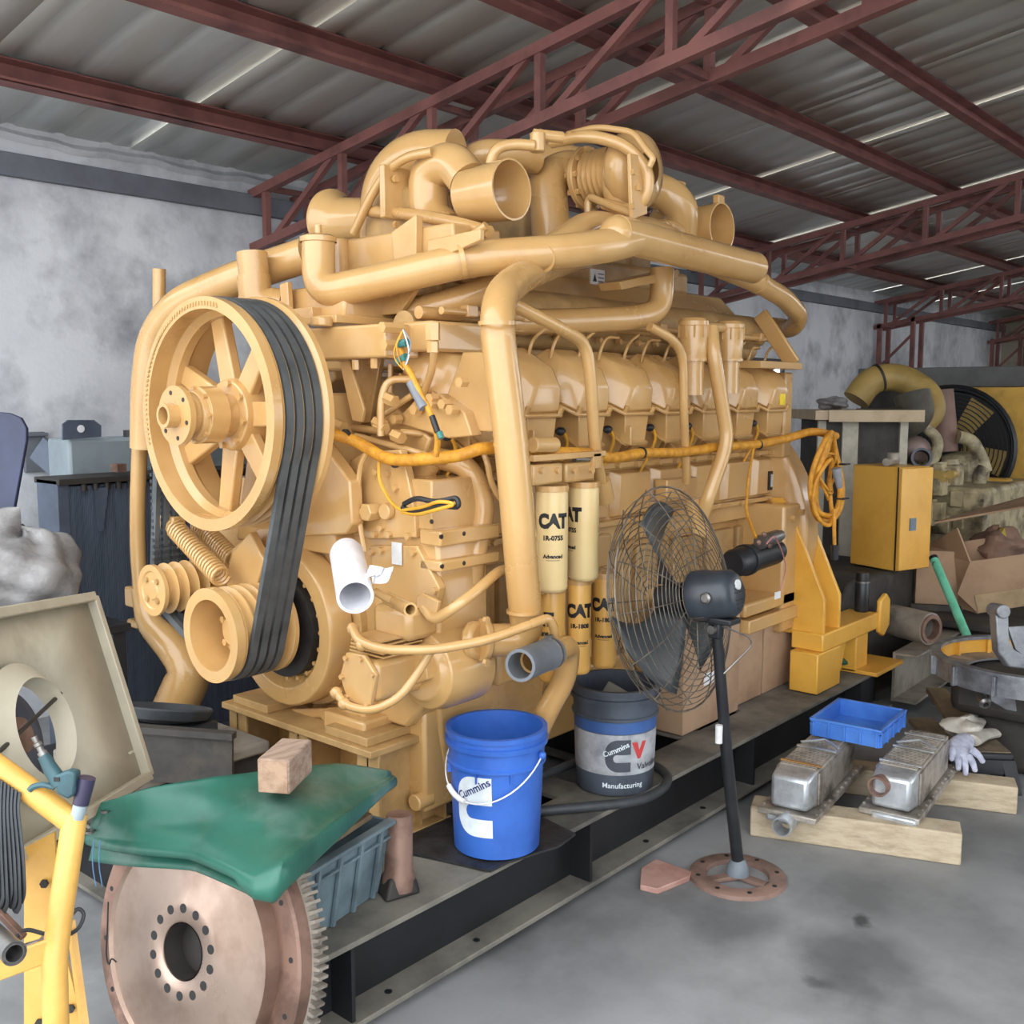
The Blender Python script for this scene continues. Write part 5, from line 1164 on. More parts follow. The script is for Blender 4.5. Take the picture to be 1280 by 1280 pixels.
# big open carton
def open_carton():
    D = 5.9; P2 = lambda x, y, dd=0: at(x, y, D=D+dd)
    bl = P2(1222, 767); br_ = P2(1330, 750, -.25); tl_ = P2(1212, 702); tr_ = P2(1330, 686, -.25)
    t = thing('open_carton', (bl.x, bl.y, bl.z), 'large open cardboard carton with torn flaps at the right edge', 'carton')
    bk = V((FW.x, FW.y, 0)).normalized()*.5-RT*.12
    mk('front_panel', G().prism([bl, br_, tr_, tl_], bk.normalized()*.008), CARD, t); mk('side_panel', G().prism([bl, tl_, tl_+bk, bl+bk], RT*.008), CARD, t); mk('back_panel', G().prism([bl+bk, br_+bk, tr_+bk, tl_+bk], bk.normalized()*.008), CARD, t)
    mk('bottom_panel', G().prism([bl, br_, br_+bk, bl+bk], (0, 0, .008)), CARD, t)
    mk('flap', G().prism([tl_, tl_+bk*.9, P2(1200, 668, .3), P2(1196, 660, .1)], RT*.008), CARD, t); mk('flap', G().prism([tl_+V((0, 0, .0)), P2(1196, 742, .05), P2(1222, 767)], bk.normalized()*-.006), CARD, t)
    mk('strip', G().prism([P2(1218, 744, -.012), P2(1330, 728, -.262), P2(1330, 750, -.262), P2(1223, 766, -.012)], bk.normalized()*.004), M('cardboard_pale', (186, 160, 124), rough=.85), t)
    g_ = tag(mk('packing_paper', ragf(P2(1248, 682, .35), .18, .14, .1, seed=4), M('brown_paper', (138, 108, 92), (116, 90, 76), rough=.9, scale=8)), 'crumpled brown packing paper in the open carton', 'paper')
    g2 = tag(mk('paper_bag', G().prism([P2(1236, 690, .2), P2(1256, 660, .3), P2(1262, 690, .25)], bk*.2), M('yellow_paper', (184, 160, 66), rough=.8)), 'mustard yellow bag poking out of the open carton', 'bag')
    # pallet-like support
    s = thing('machine_part_heap', (bl.x+.3, bl.y-.2, 0), 'dark rusty machine base under the open carton', 'machine')
    c = (bl+br_)/2+bk*.5
    mk('block', G().bb((c.x-.3, c.y-.35, .05), (c.x+.35, c.y+.3, bl.z-.04)), DKB, s, bev=.03); mk('rail', G().bb((c.x-.4, c.y-.4, bl.z-.06), (c.x+.4, c.y+.35, bl.z-.02)), DKB, s, bev=.01); mk('foot', G().bb((c.x-.38, c.y-.3, 0), (c.x+.38, c.y+.25, .06)), DKB, s, bev=.01)
    # loose flat sheet
    tag(mk('cardboard_sheet', G().prism([P2(1168, 655, .3), P2(1320, 628, -.1), P2(1320, 612, .5), P2(1200, 645, .9)], (0, 0, .012)), CARD), 'flat grey-brown cardboard sheet lying over the open carton', 'cardboard')
open_carton()
# boxes and planks round the pipe
b_ = carton((at(1166, 735, D=6.2).x, at(1166, 735, D=6.2).y, .42), (.26, .24, .32), .5, 'small brown carton right of the yellow cabinet')
tag(mk('crate_stack', G().box((at(1166, 735, D=6.2).x, at(1166, 735, D=6.2).y, .21), (.3, .3, .42), Euler((0, 0, .5)).to_matrix()).box((at(1166, 735, D=6.2).x, at(1166, 735, D=6.2).y, .3), (.32, .32, .03), Euler((0, 0, .5)).to_matrix()), DKB, bev=.01), 'dark wooden crate under the small brown carton', 'crate')
PLK = M('grey_plank', (142, 124, 98), (116, 100, 80), rough=.8, scale=5, c3=(88, 76, 62), s3=3)
for i, (x0, y0, x1, y1, w_, z_, lab) in enumerate(((1170, 862, 1200, 905, .10, .16, 'short weathered plank sloping towards the stool'), (1150, 900, 1180, 930, .12, .06, 'dark plank end lying beside the blue crate'), (1198, 868, 1240, 880, .09, .2, 'short plank lying under the bell housing'), (1175, 880, 1225, 868, .09, .12, 'thin plank lying crosswise behind the sloping plank'))):
    a = at(x0, y0, Z=z_); b = at(x1, y1, Z=z_*.7)
    tag(mk('plank', G().bar(a, b, w_, .025), PLK, bev=.003), lab, 'plank')
hp_ = bcx
sp = thing('oily_casting', (bcx.x-.1, bcx.y, 0), 'dark oily engine casting under the grey bell housing', 'casting')
mk('block', G().bb((bcx.x-.1, bcx.y-.35, 0), (bcx.x+.35, bcx.y+.2, .24)), DKB, sp, bev=.04); mk('shelf', G().bb((bcx.x-.16, bcx.y-.4, .24), (bcx.x+.4, bcx.y+.3, .42)), DKB, sp, bev=.05)
a = at(1242, 872, D=4.4)
ob = thing('cast_tray', a-V((0, 0, .04)), 'grey cast tray corner at the right edge below the bell housing', 'casting')
mk('wall', G().prism([at(x, y, D=4.4) for x, y in ((1240, 857), (1258, 872), (1300, 874), (1300, 894), (1258, 888), (1238, 876))], FW*.02), ALU, ob, bev=.004); mk('rim', G().prism([at(x, y, D=4.38) for x, y in ((1238, 853), (1258, 866), (1300, 870), (1300, 875), (1257, 873), (1238, 858))], FW*.05), ALU, ob, bev=.003)
mk('inside', G().prism([at(x, y, D=4.45) for x, y in ((1242, 858), (1258, 870), (1300, 872), (1300, 862), (1262, 852))], FW*.2), DKB, ob)
a = at(1226, 870, D=4.35); b = at(1233, 882, D=4.3)
gl_ = thing('metal_fitting', b-V((0, 0, .02)), 'small shiny metal fitting in front of the cast tray', 'fitting'); mk('body', G().lathe(a, b-a, [(0, 1e-5), (0, .018), (.03, .022), (.045, .026), (.055, .02), (.055, .012), (.02, .012)], 20), STEEL, gl_); mk('neck', G().cyl(at(1234, 858, D=4.4), a, .01), STEEL, gl_)
# ================================================================== flywheel leaning at the skid end
FC = at(228, 1180, Z=.376); FN = V((math.cos(math.radians(189)), math.sin(math.radians(189)), .19)).normalized()
FWT = thing('flywheel', (FC.x, FC.y, 0), 'large worn steel flywheel with toothed ring gear standing under the green tarpaulin', 'flywheel')
FWM = M('worn_flywheel_steel', (178, 156, 142), (150, 126, 112), rough=.3, metal=.75, scale=4, c3=(196, 186, 178), s3=2.5, bump=.05)
fu, fw_, fd = basis(-FN)
body = mk('face_disc', G().lathe(FC, -FN, [(.03, .066), (.0, .07), (-.004, .076), (-.004, .13), (.0, .138), (.008, .272), (.0, .280), (.06, .284), (.06, .066)], 72, True), FWM, FWT)
mk('outer_flange', G().lathe(FC, -FN, [(.045, .28), (.04, .295), (.03, .31), (.03, .352), (.036, .358), (.075, .358), (.08, .28)], 72, True), RUST, FWT)
g = G(); NT = 110
for k in range(NT):
    for j, (da, r) in enumerate(((-.5, .362), (-.24, .362), (-.16, .38), (.16, .38), (.24, .362))): 
        a = 2*PI*(k+da)/NT; e_ = fu*math.cos(a)+fw_*math.sin(a); g.v += [FC+e_*r-FN*.072, FC+e_*r-FN*.105]
n5 = NT*5
for i in range(n5): j = (i+1) % n5; g.f += [(2*i, 2*j, 2*j+1, 2*i+1)]
for s in (0, 1):
    o_ = len(g.v)
    for k in range(NT): a = 2*PI*k/NT; g.v.append(FC+(fu*math.cos(a)+fw_*math.sin(a))*.33-FN*(.072+.033*s))
    for k in range(NT):
        k2 = (k+1) % NT; ids = [2*((5*k+q) % n5)+s for q in range(6)]
        g.f.append(tuple(ids+[o_+k2, o_+k]))
mk('ring_gear', g, GRS, FWT, ang=25)
for k in range(14):
    a = 2*PI*k/14+.12; p = FC+(fu*math.cos(a)+fw_*math.sin(a))*.104+FN*.0046; mk('bolt_hole', G().cyl(p, p-FN*.006, .0115, n=14), INK, FWT)
mk('centre_bore', G().lathe(FC, -FN, [(.0, .066), (.055, .064), (.055, 1e-5)], 40), DRK, FWT)
g = G()
for k in range(16): a = 2*PI*k/16+.2; p = FC+(fu*math.cos(a)+fw_*math.sin(a))*.331-FN*.0295; g.cyl(p, p-FN*.004, .007, n=10)
mk('rim_bolt_holes', g, INK, FWT)
mk('wire_hook', G().tube(pt([(130, 1115, 'D', 2.43), (129, 1150, 'D', 2.43), (127, 1185, 'D', 2.43), (131, 1200, 'D', 2.43), (134, 1188, 'D', 2.42), (141, 1194, 'D', 2.42)]), .002, 6, .02), INK, FWT)
FWT.scale = (.95, .95, .95)
# ================================================================== crate behind the flywheel
TOTE = M('blue_grey_tote', (112, 130, 138), (88, 104, 112), rough=.5, scale=6, c3=(70, 76, 78), s3=4)
q0 = at(380, 1188, Z=.275); q1 = at(478, 1118, Z=.275); te = V((q1.x-q0.x, q1.y-q0.y, 0)); tl2 = te.length; te.normalize(); tn = V((-te.y, te.x, 0)); tn = tn if tn.y > 0 else -tn
tt = thing('plastic_tote', (q0.x, q0.y, .273), 'dirty blue-grey ribbed plastic tote wedged behind the flywheel', 'tote')
tf = lambda x, y, z: V((q0.x, q0.y, .274))+te*(x-.0)+tn*y+V((0, 0, z))
w1_ = .28; hT = .21
mk('bottom', G().prism([tf(0, .02, 0), tf(tl2, .02, 0), tf(tl2, w1_, 0), tf(0, w1_, 0)], (0, 0, .008)), TOTE, tt)
mk('side', G().prism([tf(0, .02, 0), tf(tl2, .02, 0), tf(tl2+.02, -.015, hT), tf(-.02, -.015, hT)], tn*.008), TOTE, tt, bev=.002)
mk('side', G().prism([tf(0, w1_, 0), tf(tl2, w1_, 0), tf(tl2+.02, w1_+.03, hT), tf(-.02, w1_+.03, hT)], tn*.008), TOTE, tt, bev=.002)
for x_, s_ in ((0, -1), (tl2, 1)): mk('end', G().prism([tf(x_, .02, 0), tf(x_, w1_, 0), tf(x_+s_*.02, w1_+.03, hT), tf(x_+s_*.02, -.015, hT)], te*.008), TOTE, tt, bev=.002)
mk('rim', G().bar(tf(-.03, -.02, hT), tf(tl2+.03, -.02, hT), .03, .012), TOTE, tt, bev=.003); mk('rim', G().bar(tf(-.03, -.01, hT-.045), tf(tl2+.03, -.01, hT-.045), .02, .008), TOTE, tt, bev=.002)
for k in range(4): x_ = tl2*(k+.4)/3.8; mk('rib', G().prism([tf(x_, .018, 0), tf(x_+.012, .018, 0), tf(x_+.012, -.018, hT), tf(x_, -.018, hT)], tn*-.012), TOTE, tt, bev=.002)
for k in range(3):
    tag(mk('folded_paper', G().box(tf(tl2/2+.02*k, .13, hT+.012+.03*k), (.3-.03*k, .22, .014), Matrix((te, tn, V((0, 0, 1)))).transposed() @ Euler((0, .05*k-.05, .1*k)).to_matrix()), M('brown_kraft', (142, 120, 92), (110, 92, 72), rough=.85) if k == 0 else bpy.data.materials['brown_kraft']), ['lowest folded brown paper sheet in the plastic tote', 'middle folded brown paper sheet in the plastic tote', 'topmost folded brown paper sheet in the plastic tote'][k], 'paper', 'brown papers in the tote')
# ================================================================== green tarpaulin
TRP = M('green_tarpaulin', (44, 104, 88), (34, 86, 72), rough=.4, scale=5, c3=(104, 124, 116), s3=3.2, lo3=.54, hi3=.78, bump=.1, bscale=14)
TRD = TRP
tb = thing('tarpaulin', at(260, 1030, Z=.63), 'folded green tarpaulin lying over the flywheel and the plastic tote', 'tarpaulin')
def curve(pts, t):
    n = len(pts)-1; i = min(int(t*n), n-1); f = t*n-i
    return V(pts[i])*(1-f)+V(pts[i+1])*f
ZT = .755
bk_ = [at(x, y, Z=ZT+z) for x, y, z in ((128, 1004, -.05), (190, 985, -.02), (268, 968, .0), (350, 958, -.02), (425, 958, -.07), (488, 967, -.13))]
fr_ = [at(x, y, D=z) for x, y, z in ((110, 1040, 2.42), (170, 1052, 2.34), (240, 1064, 2.27), (318, 1098, 2.14), (356, 1074, 2.15), (494, 971, 2.76))]
def tarp(dz, shrink, edge):
    def f(u, v):
        a = curve(bk_, u); b = curve(fr_, u); p = a*(1-v)+b*v
        p.z += .005*math.sin(u*9+v*4)+.004*math.sin(v*11-u*5)+dz
        c_ = at(290, 1020, Z=ZT); p = V((c_.x, c_.y, p.z))+V((p.x-c_.x, p.y-c_.y, 0))*shrink
        return p
    return f
def top_roll(u, v):
    f = tarp(0, 1, 0)
    if v <= .8: p = V(f(u, v/.8)); return p
    t = (v-.8)/.2; p = V(f(u, 1)); d = (V(f(u, 1))-V(f(u, .9))); d.z = 0
    d = d.normalized() if d.length > 1e-5 else V((0, -1, 0)); R__ = .012*(1 if u < .55 else 1+2.2*max(0, 1-abs(u-.74)/.24))
    a = t*PI; return p+d*R__*math.sin(a)+V((0, 0, -R__*(1-math.cos(a))))
mk('top_fold', G().grid(top_roll, 48, 30), TRP, tb, solid=.004, ang=60)
mk('middle_fold', G().grid(lambda u, v: V(tarp(-.022, .985, 0)(u, v)), 30, 14), TRP, tb, solid=.005, ang=60)
mk('bottom_fold', G().grid(lambda u, v: V(tarp(-.042, 1.0, 0)(u*.72, v))+V((0, 0, -.02*v*(1-u))), 30, 14), TRP, tb, solid=.005, ang=60)
for x, y in ((132, 1017), (112, 1043)): p = at(x, y, D=2.4)+V((0, 0, .004)); mk('eyelet', G().pipe(p, p+V((0, 0, .006)), .011, .006, 16), STEEL, tb)
for k, x in enumerate((117, 125)): mk('loose_thread', G().tube(pt([(x, 1050, 'D', 2.3), (x-2, 1080, 'D', 2.3), (x+3, 1108, 'D', 2.3)]), .0012, 5, .03), M('blue_thread', (96, 140, 190)) if k == 0 else bpy.data.materials['blue_thread'], tb)
# wooden block on the tarpaulin
wa = at(343, 992, Z=ZT-.02); d = V((math.cos(.55), math.sin(.55), 0)); n = V((-d.y, d.x, 0)); 
bw = thing('wood_block', (wa.x, wa.y, ZT-.02), 'short square offcut of timber on the green tarpaulin', 'wood block')
mk('block', G().box(V((wa.x, wa.y, ZT+.022))+d*.07, (.15, .078, .082), Matrix((d, n, V((0, 0, 1)))).transposed()), M('timber_offcut', (168, 144, 126), (142, 118, 100), rough=.85, scale=10, stretch=(1, 6, 6), bump=.3), bw, bev=.005)
mk('end_grain', G().box(V((wa.x, wa.y, ZT+.022))-d*.005, (.004, .07, .074), Matrix((d, n, V((0, 0, 1)))).transposed()), M('end_grain', (178, 148, 124), (150, 120, 98), rough=.9, scale=22, bump=.3), bw)
# ================================================================== yellow trolley at the lower left
TR = thing('hand_trolley', (at(70, 1270, D=1.9).x, at(70, 1270, D=1.9).y, 0), 'yellow tubular trolley frame in the lower left corner', 'trolley')
TY = M('trolley_yellow', (226, 178, 92), (206, 156, 74), rough=.42, scale=5, coat=.15)
b0 = at(70, 1290, D=1.92)
mk('upright', G().tube(pt([(94, 1018, 'D', 2.0), (73, 1160, 'D', 1.95)])+[at(68, 1200, D=1.93), b0, V((b0.x, b0.y, 0))], .0235, 20, .06), TY, TR)
mk('handle_tube', G().tube(pt([(86, 1024, 'D', 2.0), (10, 968, 'D', 2.0), (-80, 905, 'D', 2.0)]), .0235, 20), TY, TR)
mk('cross_plate', G().bar(at(66, 1186, D=1.93), at(-60, 1232, D=1.88), .01, .045), TY, TR, bev=.003)
mk('rear_plate', G().prism([at(x, y, D=2.12) for x, y in ((30, 1060), (68, 1040), (74, 1160), (105, 1290), (30, 1290))], FW*.008), TY, TR)
mk('side_strut', G().bar(at(88, 1150, D=2.05), at(112, 1330, D=2.0), .01, .04), TY, TR)
g = G()
for q in ((56, 1104), (89, 1260), (50, 1278)): p = at(q[0], q[1], D=2.115); g.bolt(p, -FW, .009, .006)
mk('plate_bolts', g, DRK, TR)
# pipe pieces on the cross plate
a = at(18, 1192, D=1.8); b = at(-30, 1150, D=1.95); 
pp = thing('steel_tube', (a.x, a.y, a.z-.03), 'short grey steel tube lying on the trolley cross plate', 'tube'); mk('tube', G().pipe(a, b, .021, .016, 24), STEEL, pp)
mk('tube_lip', G().pipe(a, a+(b-a).normalized()*.01, .0215, .015, 24), STEEL, pp)
tag(mk('spanner', G().bar(at(20, 1186, D=1.95), at(55, 1175, D=1.95), .012, .008).bar(at(48, 1177, D=1.95), at(58, 1174, D=1.95), .03, .008), STEEL, bev=.003), 'bright steel spanner lying between steel tube and trolley upright', 'spanner')
tag(mk('rusty_bar', G().bar(at(-20, 1120, D=1.99), at(30, 1172, D=1.97), .014, .012), RUST, bev=.002), 'thin rusty bar leaning behind the steel tube on the trolley', 'bar')
# rubber straps
stp = thing('rubber_straps', at(10, 1120, D=1.98), 'bunch of black rubber straps hanging from the trolley tube', 'straps')
for k in range(7):
    x = -8+k*4.5; mk('strap', G().tube(pt([(x+4, 972+k*3, 'D', 1.975), (x+2, 1010, 'D', 1.97), (x+3+k, 1070, 'D', 1.97), (x+6+k*.8, 1115+(k % 3)*8, 'D', 1.98), (x+1+k, 1128+(k % 3)*5, 'D', 1.985), (x-2, 1080, 'D', 1.99)]), .006, 8, .04, flat=(1.6, .5)), RUB, stp)
tag(mk('loop_cable', G().tube(pt([(75, 1160, 'D', 2.02), (98, 1134, 'D', 2.05), (106, 1142, 'D', 2.05), (100, 1160, 'D', 2.04), (78, 1174, 'D', 2.0), (30, 1160, 'D', 1.98), (15, 1178, 'D', 1.95)]), .004, 8, .03), RUB), 'thin black cable looped behind the trolley upright', 'cable')
# blow gun
TEA = M('teal_tool', (58, 92, 100), (44, 72, 80), rough=.45)
gg = thing('air_blow_gun', at(72, 1000, D=2.0), 'dark teal air blow gun resting on the trolley tube', 'tool')
mk('handle', G().tube(pt([(54, 944, 'D', 1.98), (64, 962, 'D', 1.98), (76, 980, 'D', 1.98)]), [.011, .014, .016], 14), TEA, gg, bev=0)
mk('body', G().prism([at(x, y, D=1.965) for x, y in ((66, 970), (84, 964), (94, 966), (93, 994), (84, 1000), (70, 992))], FW*.03), TEA, gg, bev=.005)
mk('trigger', G().tube(pt([(68, 984, 'D', 1.98), (52, 980, 'D', 1.98), (40, 984, 'D', 1.98), (37, 988, 'D', 1.98)]), .006, 8, .02), TEA, gg)
mk('window', G().prism([at(x, y, D=1.963) for x, y in ((67, 972), (74, 972), (74, 977), (67, 977))], FW*.004), INK, gg)
mk('air_nipple', G().lathe(at(55, 945, D=1.98), at(44, 924, D=1.98)-at(55, 945, D=1.98), [(0, .009), (.01, .009), (.01, .006), (.02, .006), (.022, .008), (.028, .008), (.03, .005), (.042, .006), (.042, .0035)], 16), STEEL, gg)
a = at(98, 1016, D=1.99); b = at(109, 972, D=1.99); d = b-a
mp = thing('marker_pen', a, 'dark purple capped marker pen stuck in the trolley tube end', 'pen'); mk('barrel', G().cyl(a-d*.15, a+d*.3, .0135), M('pen_grey', (168, 184, 190), rough=.4), mp); mk('cap', G().cyl(a+d*.25, b, .0155, .0165), M('pen_cap', (56, 52, 78), rough=.35), mp)
# ================================================================== beige sheet-metal shroud
BEI = M('beige_sheet_metal', (186, 178, 158), (166, 158, 138), rough=.5, scale=2, c3=(146, 136, 116), s3=3)
B = at(180, 972, D=2.75); T_ = at(110, 748, D=2.76); LB = at(30, 1058, D=2.16)
y_ = (T_-B).normalized(); hS = (T_-B).length; x_ = (LB-B); x_ = (x_-y_*x_.dot(y_)).normalized(); z_ = x_.cross(y_); z_ = z_ if z_.dot(FW) < 0 else -z_
sh = thing('fan_shroud', B, 'beige sheet-metal fan shroud with round opening leaning at the left edge', 'shroud')
fs = lambda x, y, z=0: B+x_*x+y_*y+z_*z
WS = .8; hc_ = at(8, 925, D=2.3); hx = (hc_-B).dot(x_); hy = (hc_-B).dot(y_); hr = .115
# panel with a real hole
g = G(); n = 48; vs = []
for k in range(n): a = 2*PI*k/n; vs.append(fs(hx+hr*math.cos(a), hy+hr*math.sin(a)))
for k in range(n):
    a = 2*PI*k/n; cx2, sy2 = math.cos(a), math.sin(a); t_ = min(((WS-hx)/cx2 if cx2 > 0 else hx/-cx2) if abs(cx2) > 1e-6 else 9, ((hS-hy)/sy2 if sy2 > 0 else hy/-sy2) if abs(sy2) > 1e-6 else 9)
    vs.append(fs(hx+t_*cx2, hy+t_*sy2))
for cx2, sy2 in ((0, 0), (0, hS), (WS, 0), (WS, hS)): 
    a = math.atan2(sy2-hy, cx2-hx) % (2*PI); k = round(a/(2*PI)*n) % n; vs[n+k] = fs(cx2, sy2)
g.add(vs, [(k, (k+1) % n, n+(k+1) % n, n+k) for k in range(n)])
mk('panel', g, BEI, sh, solid=.003)
for a, b in ((fs(0, 0, .012), fs(0, hS, .012)), (fs(0, hS, .012), fs(WS, hS, .012)), (fs(0, 0, .012), fs(WS, 0, .012))): mk('rim', G().bar(a, b, .025, .028, z_), BEI, sh, bev=.003)
mk('collar', G().lathe(fs(hx, hy), z_, [(0, hr), (.012, hr+.045), (.03, hr+.02), (.05, hr), (.0, hr-.004)], 48), BEI, sh)
mk('latch', G().box(fs(.05, .08, .012), (.02, .006, .006), Matrix((x_, y_, z_)).transposed()), BEI, sh)
fan_ = thing('fan_hub_disc', fs(hx, hy, -.03), 'dark blue disc with rusty centre inside the beige shroud opening', 'disc'); mk('disc', G().lathe(fs(hx, hy, -.03), z_, [(-.02, .13), (0, .11), (.01, .06), (.01, 1e-5)], 36), M('dark_blue_paint', (62, 66, 86), rough=.5), fan_); mk('centre', G().lathe(fs(hx, hy, -.02), z_, [(0, .045), (.012, .04), (.012, 1e-5)], 24), RUST, fan_)
tag(mk('steel_rod', G().cyl(fs(hx-.13, hy+.06, .03), fs(hx+.2, hy-.02, .03), .005), DRK), 'thin dark rod lying across the beige shroud opening', 'rod')
# support for the shroud: dark cabinet
dkc = M('dark_blue_grey', (84, 94, 112), (66, 74, 88), rough=.5, scale=4)
# ================================================================== radiator against the wall and parts behind
RAD = M('radiator_core', (112, 122, 140), (92, 102, 120), rough=.5, metal=.3, scale=3, stretch=(30, 30, 1))
RY = 4.05; x0 = at(88, 700, Y=RY).x; x1 = x0+1.15; zt_ = at(120, 597, Y=RY).z
rd = thing('radiator', ((x0+x1)/2, RY+.1, 0), 'tall dark blue-grey radiator core behind the front pulley', 'radiator')
mk('core', G().bb((x0, RY, .12), (x1, RY+.14, zt_-.03)), RAD, rd)
g = G()
for k in range(150): x = x0+.006+k*(x1-x0)/150; g.bb((x, RY-.006, .13), (x+.0035, RY, zt_-.04))
tag(mk('fins', g, RAD, rd), kind='stuff')
mk('side_rail', G().bb((x0-.05, RY-.02, 0), (x0, RY+.16, zt_)), dkc, rd, bev=.004); mk('side_rail', G().bb((x1, RY-.02, 0), (x1+.05, RY+.16, zt_)), dkc, rd, bev=.004)
mk('bottom_tank', G().bb((x0, RY-.02, .0), (x1, RY+.16, .14)), dkc, rd, bev=.01)
mk('top_rail', G().bb((x0-.05, RY-.04, zt_-.02), (x1+.05, RY+.18, zt_+.005)), DRK, rd, bev=.003)
for k in range(10): mk('tube_end', G().cyl((x0+.06+k*.05, RY-.02, zt_-.02), (x0+.06+k*.05, RY-.02, zt_-.05), .012, n=10), DRK, rd)
mk('hanger', G().prism([(x0+.1, RY-.03, zt_-.04), (x0+.16, RY-.03, zt_-.04), (x0+.13, RY-.03, zt_-.22), (x0+.11, RY-.03, zt_-.22)], (0, .01, 0)), dkc, rd)
mk('filler_block', fx(138, 580, 147, 590, at(142, 585, Y=RY).x, .04), RUST, rd)
tk = thing('header_tank', ((x0+x1)/2, RY+.3, zt_), 'pale grey-green radiator header tank standing behind the dark core', 'tank')
ty0 = RY+.2; tz1 = at(120, 548, Y=ty0).z; tx0 = at(86, 570, Y=ty0).x
mk('tank', G().bb((tx0, ty0, 0), (tx0+1.0, ty0+.2, tz1)), M('grey_green_paint', (138, 150, 156), (118, 128, 134), rough=.5, scale=3), tk, bev=.015)
mk('lug_plate', G().prism([at(x, y, Y=ty0-.005) for x, y in ((77, 550), (77, 530), (84, 525), (116, 525), (125, 532), (125, 546))], (0, -.012, 0)), dkc, tk)
p = at(101, 536, Y=ty0-.02); mk('lug_hole', G().cyl(p, p-V((0, .002, 0)), .016, n=18), PLAS, tk); mk('cap', G().cyl(V((tx0+.32, ty0+.05, tz1)), V((tx0+.32, ty0+.05, tz1+.03)), .04), BLK, tk)
# fan blades leaning on the wall
BLD = M('chipped_blue_blade', (54, 62, 92), (44, 50, 74), rough=.45, scale=4, c3=(156, 130, 84), s3=5, lo3=.66, hi3=.7)
def blade_at(name, pxs, D, mat, label):
    pts = [at(x, y, D=D) for x, y in pxs]; return tag(mk(name, G().prism(pts, FW*.02), mat, bev=.004), label, 'fan blade')
blade_at('radiator_fan', [(-40, 520), (-10, 514), (12, 516), (26, 522), (33, 535), (33, 550), (16, 645), (-30, 650)], 3.75, BLD, 'dark blue chipped fan blade at the left edge above the plastic wrap')
blade_at('metal_sheet', [(36, 572), (54, 546), (78, 570), (80, 585), (74, 605)], 4.5, dkc, 'small dark grey blade left of the header tank')
tag(mk('wall_plate', G().bb((at(30, 560, Y=WALL_Y-.02).x, WALL_Y-.03, at(45, 590, Y=5.18).z), (at(56, 560, Y=WALL_Y-.02).x, WALL_Y-.001, at(45, 540, Y=5.18).z)).bb((at(28, 560, Y=WALL_Y-.02).x, WALL_Y-.06, at(45, 545, Y=5.18).z), (at(57, 560, Y=WALL_Y-.02).x, WALL_Y-.001, at(45, 541, Y=5.18).z)), GREYB, bev=.003), 'pale grey plate fixed to the wall behind the small blade', 'plate')
# plastic-wrapped bundle
FILM = M('plastic_film', (150, 148, 148), (112, 110, 110), rough=.25, scale=7, bump=.5, bscale=18, c3=(112, 108, 106), s3=5)
wc = at(30, 715, D=3.65)
def bundle(u, v):
    a = u*2*PI; t = (v-.5)*PI; w = 1+.08*math.sin(3*a+3*t)+.04*math.sin(7*a-4*t)+.025*math.sin(11*t+5*a)
    return wc+V((.2*math.cos(t)*math.cos(a)*w, .19*math.cos(t)*math.sin(a)*w, .15*math.sin(t)*w+(.1*math.exp(-((a-2.4)/.7)**2) if t > 0 else 0)))
tag(mk('wrapped_bundle', G().grid(bundle, 60, 30), FILM, ang=70), 'bundle wrapped in wrinkled grey plastic film at the left edge', 'bundle')
# bench that carries bundle and shroud
bn = thing('steel_bench', (wc.x, wc.y, 0), 'dark steel bench under the plastic-wrapped bundle', 'bench'); zb_ = wc.z-.2
mk('top', G().bb((wc.x-.5, wc.y-.22, zb_-.03), (wc.x+.28, wc.y+.3, zb_)), BLK, bn, bev=.004)
for dx, dy in ((-.45, -.18), (-.45, .26), (.24, -.18), (.24, .26)): mk('leg', G().bb((wc.x+dx-.025, wc.y+dy-.025, 0), (wc.x+dx+.025, wc.y+dy+.025, zb_-.03)), BLK, bn)
mk('shelf', G().bb((wc.x-.45, wc.y-.2, .25), (wc.x+.26, wc.y+.28, .28)), BLK, bn)
# black rubber dish and dark scrap below the elbow
dd_ = at(205, 892, D=3.35)
tag(mk('rubber_dish', G().lathe(dd_, (.25, .1, 1), [(-.03, 1e-5), (-.03, .05), (-.01, .14), (.02, .155), (.025, .15), (.0, .12), (-.015, .03), (-.015, 1e-5)], 40), RUB), 'shallow black rubber dish below the yellow elbow pipe', 'dish')
sb = thing('scrap_crate', (dd_.x, dd_.y, 0), 'dark grimy steel box under the black rubber dish', 'box'); zz = dd_.z-.035
mk('box', G().bb((dd_.x-.22, dd_.y-.18, .272), (dd_.x+.25, dd_.y+.25, zz-.12)), DKB, sb, bev=.02); mk('lid', G().bb((dd_.x-.25, dd_.y-.2, zz-.12), (dd_.x+.27, dd_.y+.27, zz-.08)), GRS, sb, bev=.01); mk('stack', G().bb((dd_.x-.1, dd_.y-.1, zz-.08), (dd_.x+.14, dd_.y+.14, zz)), RUB, sb, bev=.01)
sbm = thing('steel_bracket_scrap', at(240, 930, D=3.2), 'dark angled steel plate leaning behind the tarpaulin', 'plate')
mk('plate', G().prism([at(x, y, D=3.1) for x, y in ((160, 915), (290, 925), (290, 985), (170, 975))], FW*.02), DKB, sbm); mk('lip', G().prism([at(x, y, D=3.08) for x, y in ((160, 908), (290, 918), (290, 926), (160, 916))], FW*.05), DKB, sbm)
